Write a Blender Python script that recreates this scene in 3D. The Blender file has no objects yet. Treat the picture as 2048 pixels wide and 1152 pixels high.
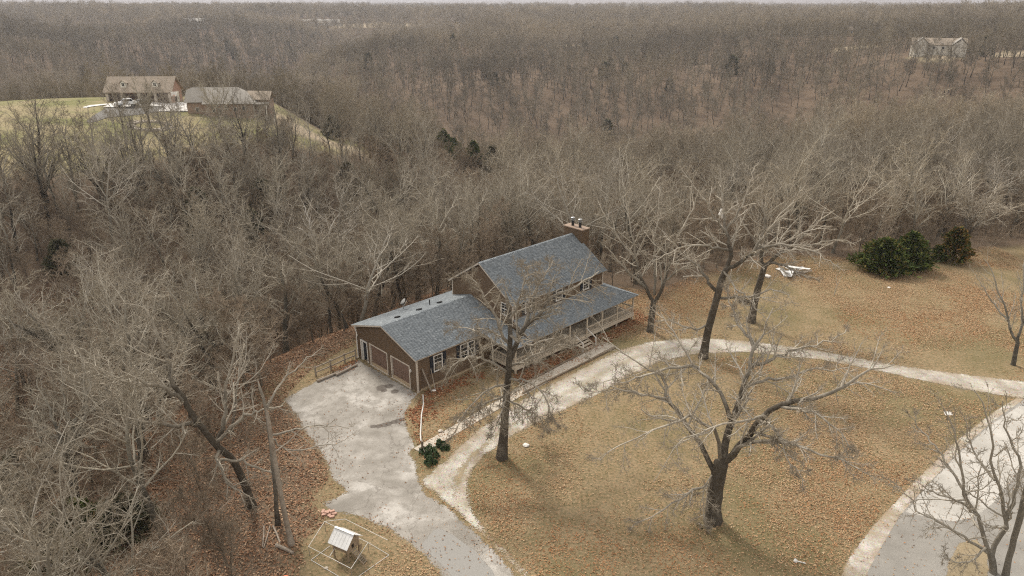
import bpy, bmesh, math, random
import numpy as np
from mathutils import Vector, Matrix

C = bpy.context.scene.collection
R = math.radians
# ------------------------------------------------------------------ camera, sky, sun, exposure
CAMH = 31.0; PITCH = 21.95; FPX = 1420.0
sc = bpy.context.scene
cd = bpy.data.cameras.new('camera'); cam = bpy.data.objects.new('camera', cd); C.objects.link(cam)
cam.location = (0, 0, CAMH); cam.rotation_euler = (R(90 - PITCH), 0, 0)
cd.sensor_width = 36; cd.lens = 36 * FPX / 2048; cd.clip_start = 0.5; cd.clip_end = 40000
sc.camera = cam
SUN_EL, SUN_AZ = 47.0, -32.0          # azimuth from +Y, clockwise
w = bpy.data.worlds.new('World'); sc.world = w; w.use_nodes = True
nt = w.node_tree; nt.nodes.clear()
out = nt.nodes.new('ShaderNodeOutputWorld'); bg = nt.nodes.new('ShaderNodeBackground')
sky = nt.nodes.new('ShaderNodeTexSky'); sky.sky_type = 'NISHITA'; sky.sun_disc = False
sky.sun_elevation = R(SUN_EL); sky.sun_rotation = R(SUN_AZ); sky.dust_density = 3.0; sky.air_density = 1.0
hs = nt.nodes.new('ShaderNodeMix'); hs.data_type = 'RGBA'; hs.inputs[0].default_value = 0.72
hs.inputs[7].default_value = (5.9, 5.5, 4.95, 1)      # an even overcast veil over the sky
nt.links.new(sky.outputs[0], hs.inputs[6]); nt.links.new(hs.outputs[2], bg.inputs[0]); bg.inputs[1].default_value = 0.105
nt.links.new(bg.outputs[0], out.inputs[0])
sd = bpy.data.lights.new('sun', 'SUN'); sd.energy = 1.5; sd.angle = R(10); sd.color = (1, .95, .87)
sun = bpy.data.objects.new('sun', sd); C.objects.link(sun)
sun.rotation_euler = (R(90 - SUN_EL), 0, R(180 - SUN_AZ)); sun.location = (0, 0, 80)
vs = sc.view_settings; vs.view_transform = 'Standard'; vs.look = 'None'; vs.gamma = 1; vs.use_curve_mapping = False; vs.exposure = 1.16
sc.cycles.max_bounces = 5; sc.cycles.diffuse_bounces = 3; sc.cycles.glossy_bounces = 2; sc.cycles.transparent_max_bounces = 12
sc.cycles.volume_bounces = 0; sc.cycles.use_denoising = False; sc.cycles.filter_width = 1.15; sc.cycles.sample_clamp_indirect = 1.5; sc.cycles.sample_clamp_direct = 2.0

rng = np.random.default_rng(7); random.seed(7)
# ------------------------------------------------------------------ helpers
TH = R(PITCH); HUB = {}
def ray(x, y):
    a = (x - 1024) / FPX; b = -(y - 576) / FPX
    return np.array([a, math.cos(TH) + b * math.sin(TH), -math.sin(TH) + b * math.cos(TH)])
def gp(x, y, z=0.0):                       # a point of the photograph on the ground
    r = ray(x, y); t = (z - CAMH) / r[2]; return np.array([r[0] * t, r[1] * t, z])
def at(x, y, rr):                          # a point of the photograph at a horizontal distance
    r = ray(x, y); t = rr / math.hypot(r[0], r[1]); return np.array([r[0] * t, r[1] * t, CAMH + r[2] * t])

def vnoise(x, y, scale, seed=0):
    g = np.random.default_rng(seed).random((256, 256))
    fx = np.asarray(x) / scale + 1000.37; fy = np.asarray(y) / scale + 1000.71
    ix = np.floor(fx).astype(int); iy = np.floor(fy).astype(int); tx = fx - ix; ty = fy - iy
    tx = tx * tx * (3 - 2 * tx); ty = ty * ty * (3 - 2 * ty)
    a = g[ix % 256, iy % 256]; b = g[(ix + 1) % 256, iy % 256]; c = g[ix % 256, (iy + 1) % 256]; d = g[(ix + 1) % 256, (iy + 1) % 256]
    return (a * (1 - tx) + b * tx) * (1 - ty) + (c * (1 - tx) + d * tx) * ty
def fbm(x, y, scale, seed=0, n=3):
    s = 0; a = 1; t = 0
    for i in range(n):
        s = s + a * vnoise(x, y, scale / 2 ** i, seed + i * 17); t += a; a *= .5
    return s / t
def sdist(x, y, poly):                     # signed distance, positive inside
    x = np.asarray(x, float); y = np.asarray(y, float)
    d = np.full(x.shape, 1e18); ins = np.zeros(x.shape, bool)
    p = np.asarray(poly, float)[:, :2]; q = np.roll(p, -1, 0)
    for (ax, ay), (bx, by) in zip(p, q):
        ex, ey = bx - ax, by - ay; L = ex * ex + ey * ey + 1e-12
        t = np.clip(((x - ax) * ex + (y - ay) * ey) / L, 0, 1)
        d = np.minimum(d, (x - ax - t * ex) ** 2 + (y - ay - t * ey) ** 2)
        if ay != by:
            c = ((ay > y) != (by > y)) & (x < ex * (y - ay) / (by - ay) + ax); ins ^= c
    d = np.sqrt(d); return np.where(ins, d, -d)
def sstep(a, b, x):
    t = np.clip((x - a) / (b - a), 0, 1); return t * t * (3 - 2 * t)

def tag(o, label=None, cat=None, group=None, kind=None):
    if label: o['label'] = label
    if cat: o['category'] = cat
    if group: o['group'] = group
    if kind: o['kind'] = kind
    return o
def link(name, me, mat=None, parent=None):
    if mat is not None and len(me.materials) == 0:
        for m in (mat if isinstance(mat, (list, tuple)) else [mat]): me.materials.append(m)
    o = bpy.data.objects.new(name, me); C.objects.link(o)
    if parent is not None: o.parent = parent
    return o
def empty(name, loc=(0, 0, 0), rz=0.0):
    o = bpy.data.objects.new(name, None); C.objects.link(o); o.location = loc; o.rotation_euler = (0, 0, rz)
    o.empty_display_size = .5; return o
def np_mesh(name, verts, quads=None, tris=None, smooth=False, attrs=None):
    me = bpy.data.meshes.new(name); v = np.asarray(verts, np.float32).reshape(-1, 3)
    me.vertices.add(len(v)); me.vertices.foreach_set('co', v.ravel())
    idx = []; st = []; n = 0
    if quads is not None and len(quads):
        qd = np.asarray(quads, np.int32).reshape(-1, 4); idx.append(qd.ravel()); st.append(np.arange(len(qd)) * 4); n = len(qd) * 4
    if tris is not None and len(tris):
        tr = np.asarray(tris, np.int32).reshape(-1, 3); idx.append(tr.ravel()); st.append(n + np.arange(len(tr)) * 3)
    idx = np.concatenate(idx).astype(np.int32); st = np.concatenate(st).astype(np.int32)
    me.loops.add(len(idx)); me.loops.foreach_set('vertex_index', idx)
    me.polygons.add(len(st)); me.polygons.foreach_set('loop_start', st)
    if smooth: me.polygons.foreach_set('use_smooth', np.ones(len(st), bool))
    me.update(calc_edges=True)
    for k, a in (attrs or {}).items():
        at_ = me.attributes.new(k, 'FLOAT', 'POINT'); at_.data.foreach_set('value', np.asarray(a, np.float32))
    return me
class MB:                                  # collects boxes, prisms and tubes for ONE mesh
    def __init__(s): s.v = []; s.f = []
    def add(s, vs, fs):
        n = len(s.v); s.v += [tuple(map(float, p)) for p in vs]; s.f += [tuple(i + n for i in f) for f in fs]; return s
    def box(s, x0, x1, y0, y1, z0, z1):
        return s.add([(x0, y0, z0), (x1, y0, z0), (x1, y1, z0), (x0, y1, z0), (x0, y0, z1), (x1, y0, z1), (x1, y1, z1), (x0, y1, z1)],
                     [(3, 2, 1, 0), (4, 5, 6, 7), (0, 1, 5, 4), (1, 2, 6, 5), (2, 3, 7, 6), (3, 0, 4, 7)])
    def prism(s, poly, off):               # 3d polygon pushed along off
        n = len(poly); off = np.asarray(off, float); a = [np.asarray(p, float) for p in poly]
        return s.add(a + [p + off for p in a], [tuple(range(n - 1, -1, -1)), tuple(range(n, 2 * n))] + [(i, (i + 1) % n, n + (i + 1) % n, n + i) for i in range(n)])
    def bar(s, p, q, wd, ht=None, up=(0, 0, 1)):
        p = np.asarray(p, float); q = np.asarray(q, float); ht = ht or wd; d = q - p; d /= np.linalg.norm(d)
        u = np.asarray(up, float)
        if abs(d @ u) > .98: u = np.array([1., 0, 0])
        sx = np.cross(d, u); sx /= np.linalg.norm(sx); sz = np.cross(sx, d)
        c = [(-1, -1), (1, -1), (1, 1), (-1, 1)]
        return s.add([e + sx * a * wd / 2 + sz * b * ht / 2 for e in (p, q) for a, b in c],
                     [(3, 2, 1, 0), (4, 5, 6, 7), (0, 1, 5, 4), (1, 2, 6, 5), (2, 3, 7, 6), (3, 0, 4, 7)])
    def tube(s, pts, rad, n=8, cap=True):
        pts = [np.asarray(p, float) for p in pts]; m = len(pts); rad = [rad] * m if np.isscalar(rad) else rad
        vs = []
        for i, p in enumerate(pts):
            d = pts[min(i + 1, m - 1)] - pts[max(i - 1, 0)]; d = d / (np.linalg.norm(d) + 1e-9)
            u = np.array([0, 0, 1.]) if abs(d[2]) < .9 else np.array([1., 0, 0])
            a = np.cross(d, u); a /= np.linalg.norm(a); b = np.cross(d, a)
            vs += [p + rad[i] * (a * math.cos(t) + b * math.sin(t)) for t in np.linspace(0, 2 * math.pi, n, endpoint=False)]
        fs = [(i * n + j, i * n + (j + 1) % n, (i + 1) * n + (j + 1) % n, (i + 1) * n + j) for i in range(m - 1) for j in range(n)]
        if cap: fs += [tuple(range(n)), tuple((m - 1) * n + j for j in range(n - 1, -1, -1))]
        return s.add(vs, fs)
    def build(s, name, mat=None, parent=None, bevel=0.0):
        me = bpy.data.meshes.new(name); me.from_pydata(s.v, [], s.f)
        bm = bmesh.new(); bm.from_mesh(me); bmesh.ops.recalc_face_normals(bm, faces=bm.faces)
        if bevel: bmesh.ops.bevel(bm, geom=bm.edges[:], offset=bevel, segments=2, affect='EDGES', profile=.6, clamp_overlap=True)
        bm.to_mesh(me); bm.free(); me.update()
        return link(name, me, mat, parent)

# ------------------------------------------------------------------ materials
def nodes(name):
    m = bpy.data.materials.new(name); m.use_nodes = True; t = m.node_tree; b = t.nodes['Principled BSDF']; return m, t, b
def NN(t, kind, **kw):
    n = t.nodes.new(kind)
    for k, v in kw.items(): setattr(n, k, v)
    return n
def mixc(t, fac, a, b, blend='MIX'):
    n = NN(t, 'ShaderNodeMix', data_type='RGBA', blend_type=blend)
    for i, x in ((0, fac), (6, a), (7, b)):
        if isinstance(x, (int, float)): n.inputs[i].default_value = x
        elif isinstance(x, (tuple, list)): n.inputs[i].default_value = (*x[:3], 1)
        else: t.links.new(x, n.inputs[i])
    return n.outputs[2]
def noise(t, vec, scale, detail=4, rough=.6, dist=0.0):
    n = NN(t, 'ShaderNodeTexNoise'); n.inputs['Scale'].default_value = scale; n.inputs['Detail'].default_value = detail
    n.inputs['Roughness'].default_value = rough; n.inputs['Distortion'].default_value = dist
    t.links.new(vec, n.inputs['Vector']); return n.outputs[0]
def ramp(t, fac, stops, interp='LINEAR'):
    n = NN(t, 'ShaderNodeValToRGB'); e = n.color_ramp; e.interpolation = interp
    while len(e.elements) < len(stops): e.elements.new(.5)
    for el, (p, c) in zip(e.elements, stops):
        el.position = p; el.color = (*c[:3], 1) if isinstance(c, (tuple, list)) else (c, c, c, 1)
    t.links.new(fac, n.inputs[0]); return n.outputs[0]
def objco(t): return NN(t, 'ShaderNodeTexCoord').outputs['Object']
def attr(t, name): return NN(t, 'ShaderNodeAttribute', attribute_name=name).outputs['Fac']
def mathn(t, op, a, b=0.0, c=None):
    n = NN(t, 'ShaderNodeMath', operation=op)
    for i, x in enumerate((a, b, c)):
        if x is None: continue
        if isinstance(x, (int, float)): n.inputs[i].default_value = x
        else: t.links.new(x, n.inputs[i])
    return n.outputs[0]
def bump(t, b, h, dist=.01, st=.6):
    n = NN(t, 'ShaderNodeBump'); n.inputs['Distance'].default_value = dist; n.inputs['Strength'].default_value = st
    t.links.new(h, n.inputs['Height']); t.links.new(n.outputs[0], b.inputs['Normal'])
def plain(name, c, c2=None, scale=6, rough=.7, metal=0, bmp=0.0, spec=.3, fine=0):
    m, t, b = nodes(name); b.inputs['Roughness'].default_value = rough; b.inputs['Metallic'].default_value = metal
    b.inputs['Specular IOR Level'].default_value = spec
    v = objco(t); n = noise(t, v, scale, 5, .65)
    col = ramp(t, n, [(.3, c), (.7, c2 or tuple(x * .8 for x in c))])
    if fine:
        f = noise(t, v, fine, 3, .7); col = mixc(t, .5, col, ramp(t, f, [(.3, .25), (.7, .75)]), 'OVERLAY')
    t.links.new(col, b.inputs['Base Color'])
    if bmp: bump(t, b, noise(t, v, scale * 4, 5), bmp)
    return m

def mat_bark(name, dark, pale, r0=.035, r1=.16, var=.25, tip=.009):
    m, t, b = nodes(name); b.inputs['Roughness'].default_value = .9; b.inputs['Specular IOR Level'].default_value = .1
    v = objco(t); rr = attr(t, 'rad'); oi = NN(t, 'ShaderNodeObjectInfo').outputs['Random']
    mr = NN(t, 'ShaderNodeMapRange'); mr.inputs[1].default_value = r0; mr.inputs[2].default_value = r1; t.links.new(rr, mr.inputs[0])
    n1 = noise(t, v, 1.3, 4, .7); f = mathn(t, 'ADD', mr.outputs[0], mathn(t, 'MULTIPLY', mathn(t, 'SUBTRACT', n1, .5), 1.2))
    mt = NN(t, 'ShaderNodeMapRange'); mt.inputs[1].default_value = tip; mt.inputs[2].default_value = tip * 2.2; t.links.new(rr, mt.inputs[0])
    pl = mixc(t, mt.outputs[0], tuple(a * b for a, b in zip(pale, (.66, .625, .585))), pale)
    col = mixc(t, f, pl, dark)
    n2 = noise(t, v, 9, 4, .75); col = mixc(t, .55, col, ramp(t, n2, [(.3, .22), (.7, .72)]), 'OVERLAY')
    col = mixc(t, .5, col, ramp(t, oi, [(0, (1 - var, 1 - var, 1 - var)), (.5, (1 + var * .1, 1, 1 - var * .3)), (1, (1 + var, 1 + var, 1 + var))]), 'MULTIPLY')
    lc = NN(t, 'ShaderNodeObjectInfo').outputs['Location']; pn = noise(t, lc, .012, 3, .6)
    col = mixc(t, .8, col, ramp(t, pn, [(.35, (.74, .72, .70)), (.5, (1, 1, 1)), (.65, (1.25, 1.2, 1.12))]), 'MULTIPLY')
    t.links.new(col, b.inputs['Base Color']); bump(t, b, n2, .03, .8)
    return m
BARK_OAK = mat_bark('oak bark', (.082, .069, .053), (.46, .415, .34), .03, .16, .2)
BARK_WOOD = mat_bark('woodland bark', (.095, .086, .069), (.45, .41, .335), .03, .13, .3)
BARK_DARKW = mat_bark('dark woodland bark', (.055, .048, .038), (.34, .305, .245), .02, .12, .3)
BARK_GREY = mat_bark('pale grey bark', (.17, .157, .13), (.48, .44, .37), .03, .18, .2)
BARK_PALE = mat_bark('pale sycamore bark', (.36, .33, .28), (.64, .60, .53), .05, .35)
BARK_FAR = mat_bark('far wood bark', (.09, .08, .062), (.48, .43, .345), .06, .2, .3, .02)
BARK_HILLSHADE = mat_bark('shade-toned hillside bark', (.05, .044, .035), (.345, .31, .245), .05, .18, .3, .02)  # shaded tone of the hill face put into the bark, against paler crests
BARK_BRUSH = mat_bark('brush stems', (.17, .14, .105), (.36, .295, .225), .01, .03, .3, .006)
BARK_LICHEN = mat_bark('lichen bark', (.19, .172, .14), (.42, .38, .31), .02, .16, .1)
DEADWOOD = plain('weathered dead wood', (.36, .31, .25), (.2, .16, .12), 2.2, .9, bmp=.02, fine=14)

def mat_island(name, stops, rough=.8, trans=0.0, spec=.1):
    m, t, b = nodes(name); b.inputs['Roughness'].default_value = rough; b.inputs['Specular IOR Level'].default_value = spec
    g = NN(t, 'ShaderNodeNewGeometry').outputs['Random Per Island']
    t.links.new(ramp(t, g, stops), b.inputs['Base Color']); return m
LEAF = mat_island('fallen oak leaves', [(0, (.33, .19, .10)), (.25, (.47, .315, .175)), (.45, (.37, .22, .12)), (.65, (.52, .365, .215)), (.82, (.21, .12, .065)), (1, (.58, .44, .285))])
LEAF_RED = mat_island('russet leaves', [(0, (.17, .065, .032)), (.4, (.28, .115, .055)), (.7, (.20, .08, .04)), (.9, (.38, .19, .10)), (1, (.5, .3, .17))])
LEAF_WOOD = mat_island('woodland leaves', [(0, (.19, .10, .058)), (.35, (.31, .18, .105)), (.65, (.24, .13, .075)), (.9, (.40, .265, .165)), (1, (.5, .36, .24))])
CEDAR = mat_island('cedar sprays', [(0, (.03, .046, .014)), (.4, (.065, .088, .022)), (.7, (.10, .12, .03)), (.88, (.14, .135, .038)), (.97, (.18, .13, .045)), (1, (.22, .15, .055))], .8)
CEDAR_RUST = mat_island('rusty cedar sprays', [(0, (.03, .045, .014)), (.3, (.07, .085, .022)), (.6, (.13, .10, .03)), (.85, (.2, .115, .035)), (1, (.24, .13, .045))], .8)
CEDAR_DULL = mat_island('dull cedar sprays', [(0, (.05, .055, .03)), (.4, (.09, .09, .05)), (.75, (.14, .125, .075)), (1, (.2, .16, .1))], .85)

def mat_ground():
    m, t, b = nodes('ground'); b.inputs['Roughness'].default_value = .95; b.inputs['Specular IOR Level'].default_value = .05
    v = objco(t); wd = attr(t, 'wood'); gr = attr(t, 'green'); dr = attr(t, 'dirt')
    big = noise(t, v, .09, 5, .6); mid = noise(t, v, .55, 5, .65); fine = noise(t, v, 5.0, 4, .75); vf = noise(t, v, 14.0, 2, .8)
    grass = ramp(t, mid, [(.28, (.095, .085, .038)), (.5, (.142, .124, .068)), (.72, (.205, .17, .103))])
    grass = mixc(t, ramp(t, fine, [(.38, 0.0), (.66, .8)]), grass, (.38, .26, .155))
    moss = ramp(t, fine, [(.3, (.11, .10, .046)), (.7, (.18, .15, .078))])
    grass = mixc(t, ramp(t, big, [(.50, 0.0), (.60, .6)]), grass, moss)
    litter = ramp(t, fine, [(.25, (.08, .061, .043)), (.5, (.155, .119, .083)), (.75, (.26, .203, .145))])
    litter = mixc(t, ramp(t, mid, [(.4, 0.0), (.65, .6)]), litter, (.21, .155, .105))
    litter = mixc(t, ramp(t, vf, [(.3, .6), (.7, 0.0)]), litter, (.09, .055, .038))
    meadow = ramp(t, mid, [(.3, (.125, .132, .052)), (.55, (.19, .18, .08)), (.75, (.26, .22, .12))])
    meadow = mixc(t, ramp(t, big, [(.4, 0.0), (.6, .8)]), meadow, (.31, .25, .155))
    dirt = ramp(t, fine, [(.3, (.30, .235, .165)), (.7, (.42, .34, .25))])
    col = mixc(t, wd, grass, litter); col = mixc(t, gr, col, meadow); col = mixc(t, dr, col, dirt)
    t.links.new(col, b.inputs['Base Color']); bump(t, b, fine, .06, .7); return m
GROUND = mat_ground()

def mat_sheet(name, build):               # a surface whose edge frays into the ground by noise
    m, t, b = nodes(name); b.inputs['Roughness'].default_value = .9; b.inputs['Specular IOR Level'].default_value = .12
    v = objco(t); e = attr(t, 'edge'); fz = attr(t, 'fuzz')
    n = noise(t, v, 1.1, 6, .78); n2 = noise(t, v, 9, 3, .8)
    nn = mathn(t, 'ADD', mathn(t, 'MULTIPLY', mathn(t, 'SUBTRACT', n, .5), 2.4), mathn(t, 'MULTIPLY', mathn(t, 'SUBTRACT', n2, .5), 3.0))
    a = mathn(t, 'GREATER_THAN', mathn(t, 'ADD', e, mathn(t, 'MULTIPLY', mathn(t, 'SUBTRACT', nn, .45), fz)), 0.0)
    t.links.new(a, b.inputs['Alpha'])
    col, h = build(t, v, b, e); t.links.new(col, b.inputs['Base Color'])
    if h is not None: bump(t, b, h, .02, .6)
    return m
def b_pad(t, v, b, e):
    big = noise(t, v, .22, 5, .6, .6); mid = noise(t, v, 1.1, 5, .7); fine = noise(t, v, 22, 3, .8)
    c = ramp(t, big, [(.36, (.235, .215, .185)), (.5, (.335, .31, .272)), (.62, (.455, .428, .385))])
    c = mixc(t, ramp(t, mid, [(.38, .7), (.56, 0.0)]), c, (.225, .205, .175))
    c = mixc(t, .8, c, ramp(t, fine, [(.3, .32), (.7, .64)]), 'OVERLAY')
    vo = NN(t, 'ShaderNodeTexVoronoi', feature='DISTANCE_TO_EDGE'); vo.inputs['Scale'].default_value = .17
    wp = NN(t, 'ShaderNodeVectorMath', operation='ADD'); nz = NN(t, 'ShaderNodeTexNoise'); nz.inputs['Scale'].default_value = .8; nz.inputs['Detail'].default_value = 6
    t.links.new(v, nz.inputs['Vector']); sc_ = NN(t, 'ShaderNodeVectorMath', operation='SCALE'); sc_.inputs['Scale'].default_value = 2.4
    t.links.new(nz.outputs[1], sc_.inputs[0]); t.links.new(v, wp.inputs[0]); t.links.new(sc_.outputs[0], wp.inputs[1]); t.links.new(wp.outputs[0], vo.inputs['Vector'])
    c = mixc(t, ramp(t, vo.outputs[0], [(0.0, .5), (.007, 0.0)]), c, (.10, .085, .07))
    for (x, y, r1) in STAINS:               # oil drips and damp by the doors
        d = NN(t, 'ShaderNodeVectorMath', operation='DISTANCE'); t.links.new(v, d.inputs[0]); d.inputs[1].default_value = (x, y, .02)
        f = mathn(t, 'ADD', mathn(t, 'DIVIDE', d.outputs['Value'], r1), mathn(t, 'MULTIPLY', mathn(t, 'SUBTRACT', mid, .5), 1.6))
        c = mixc(t, ramp(t, f, [(.75, .72), (1.0, 0.0)]), c, (.085, .07, .058))
    return c, fine
def b_gravel(t, v, b, e):
    mid = noise(t, v, .5, 5, .7); fine = noise(t, v, 11, 4, .85); vo = NN(t, 'ShaderNodeTexVoronoi'); vo.inputs['Scale'].default_value = 15; t.links.new(v, vo.inputs['Vector'])
    c = ramp(t, mid, [(.32, (.275, .24, .19)), (.5, (.385, .35, .295)), (.68, (.53, .495, .435))])
    c = mixc(t, .8, c, ramp(t, fine, [(.3, .25), (.7, .72)]), 'OVERLAY')
    c = mixc(t, .22, c, vo.outputs['Color'], 'SOFT_LIGHT')
    e2 = mathn(t, 'ADD', e, mathn(t, 'MULTIPLY', mathn(t, 'SUBTRACT', noise(t, v, .35, 3, .6), .5), 1.2))
    c = mixc(t, mathn(t, 'MULTIPLY', ramp(t, mathn(t, 'MULTIPLY', e2, .25), [(.40, 0.0), (.50, .75)]), ramp(t, fine, [(.35, .3), (.6, 1.0)])), c, (.27, .225, .145))
    c = mixc(t, mathn(t, 'MULTIPLY', ramp(t, e, [(0, .9), (1.0, 0.0)]), ramp(t, mid, [(.42, 1.0), (.62, 0.0)])), c, (.31, .235, .15))
    return c, fine
def b_track(t, v, b, e):
    mid = noise(t, v, .9, 5, .7); fine = noise(t, v, 9, 4, .8)
    return mixc(t, ramp(t, fine, [(.35, 0.0), (.65, .7)]), ramp(t, mid, [(.3, (.17, .14, .075)), (.7, (.30, .235, .145))]), (.36, .29, .2)), fine
def b_road(t, v, b, e):
    big = noise(t, v, .3, 4, .6); fine = noise(t, v, 20, 3, .8)
    c = ramp(t, big, [(.35, (.225, .21, .185)), (.65, (.30, .282, .25))])
    return mixc(t, .6, c, ramp(t, fine, [(.3, .35), (.7, .65)]), 'OVERLAY'), fine
def b_apron(t, v, b, e):
    big = noise(t, v, .35, 5, .65); fine = noise(t, v, 18, 3, .8)
    c = ramp(t, big, [(.35, (.36, .34, .30)), (.65, (.49, .465, .42))])
    return mixc(t, .6, c, ramp(t, fine, [(.3, .35), (.7, .65)]), 'OVERLAY'), fine

# house frame: x along the long side, y towards the back
HA = R(44.02); HO = np.array([-8.013, 52.927, 0.0])
HU = np.array([math.cos(HA), math.sin(HA), 0]); HV = np.array([-math.sin(HA), math.cos(HA), 0])
def hw(x, y, z=0.0): return HO + HU * x + HV * y + np.array([0, 0, z])
STAINS = []
for (x, y, r_) in [(779, 772, .45), (789, 783, .38), (764, 776, .55), (768, 782, .3), (747, 853, .3), (757, 852, .32), (768, 850, .34), (778, 847, .34), (788, 844, .36), (797, 842, .36), (805, 839, .32)]:
    g_ = gp(x, y); STAINS.append((g_[0], g_[1], r_))
PAD = mat_sheet('worn concrete', b_pad); GRAVEL = mat_sheet('pale gravel', b_gravel); TRACK = mat_sheet('worn grass track', b_track)
ROAD = mat_sheet('asphalt', b_road); APRON = mat_sheet('pale worn asphalt', b_apron)
PATCH = mat_sheet('asphalt patch', lambda t, v, b, e: (mixc(t, .6, (.27, .258, .235), ramp(t, noise(t, v, 18, 3, .8), [(.3, .35), (.7, .65)]), 'OVERLAY'), None))
SLAB = plain('path concrete', (.50, .445, .365), (.41, .365, .295), 1.2, .9, fine=16)
SIDING = plain('brown siding', (.132, .086, .05), (.104, .069, .041), 2.0, .65, spec=.3, fine=9)
SIDECORE = plain('brown sheathing', (.05, .03, .02), None, 2, .8)
TRIM = plain('beige trim', (.56, .49, .41), (.49, .43, .35), 1.5, .6)
FOUND = plain('tan concrete foundation', (.47, .36, .235), (.38, .29, .19), 1.5, .9, fine=12)
GDOOR = plain('brown garage door', (.195, .125, .092), (.165, .106, .078), .8, .5)
NAVY = plain('dark navy paint', (.018, .022, .032), (.013, .016, .022), 2, .5)
WHITE = plain('white trim paint', (.74, .71, .65), (.66, .62, .56), 2, .5)
DECK = plain('weathered tan deck', (.56, .48, .37), (.45, .38, .285), 1.6, .8, fine=11)
TIMBER = plain('landscape timber', (.20, .155, .11), (.13, .10, .07), 1.6, .9, fine=12)
SHING = mat_island('blue grey shingles', [(0, (.135, .149, .157)), (.3, (.18, .199, .21)), (.55, (.21, .23, .24)), (.75, (.155, .172, .182)), (1, (.255, .275, .283))], .85, spec=.25)
ROOFDECK = plain('roof underlay', (.13, .15, .175), None, 3, .9)
METAL = plain('grey metal', (.38, .38, .36), (.28, .28, .27), 3, .45, metal=.7)
RUSTCAP = plain('tan chimney cap', (.30, .22, .16), (.24, .17, .12), 2, .7)
BLACK = plain('black fitting', (.02, .02, .02), None, 3, .5)
PVC = plain('white plastic pipe', (.66, .645, .60), (.55, .53, .48), 3, .4)
COOPW = plain('grey weathered boards', (.33, .25, .17), (.23, .17, .11), 3, .9, fine=18)
TINW = plain('white sheet roofing', (.74, .735, .71), (.60, .59, .56), 2, .45)
BRICKP = plain('pale red brick', (.52, .33, .255), (.40, .24, .18), 4, .85, fine=22)
ORANGE = plain('orange plastic', (.75, .16, .03), (.6, .12, .02), 3, .45)
TAN_ROOF = plain('tan shingle roof', (.33, .27, .205), (.26, .215, .165), .9, .9, fine=3)
NBRICK = plain('tan brick', (.34, .245, .18), (.26, .18, .13), 1.2, .9, fine=5)
NSTONE = plain('rosy brick', (.38, .24, .175), (.28, .17, .125), 1.2, .9, fine=5)
GREYROOF = plain('grey brown roof', (.31, .285, .245), (.25, .23, .2), 1, .9)
CREAM = plain('cream siding', (.66, .62, .53), (.58, .54, .46), 1, .7)
NCONC = plain('white concrete', (.68, .65, .6), (.6, .57, .52), .5, .85, fine=4)
NASPH = plain('grey asphalt', (.2, .195, .185), (.16, .155, .15), .4, .9, fine=4)
CARW = plain('white car paint', (.8, .8, .78), (.76, .76, .74), 1, .25, spec=.5)
CARD = plain('dark car paint', (.035, .033, .033), None, 1, .25, spec=.5)
RUBBER = plain('tyre rubber', (.02, .02, .02), None, 3, .8)
STONE = plain('pale stone', (.52, .46, .38), (.38, .33, .27), 5, .9, fine=18)
STRAW = plain('straw field', (.42, .34, .22), (.35, .28, .17), .05, .95)
def mat_glass():
    m, t, b = nodes('dark window glass'); b.inputs['Base Color'].default_value = (.012, .014, .017, 1); b.inputs['Roughness'].default_value = .12
    b.inputs['Specular IOR Level'].default_value = .6; return m
GLASS = mat_glass()
DOORBROWN = plain('dark brown door', (.065, .04, .03), (.05, .03, .024), 1, .6)  # even dark brown for the doors of the tan garage
SHRUBM = mat_island('evergreen shrub leaves', [(0, (.02, .04, .02)), (.5, (.045, .075, .03)), (1, (.09, .12, .05))], .5)

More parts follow.
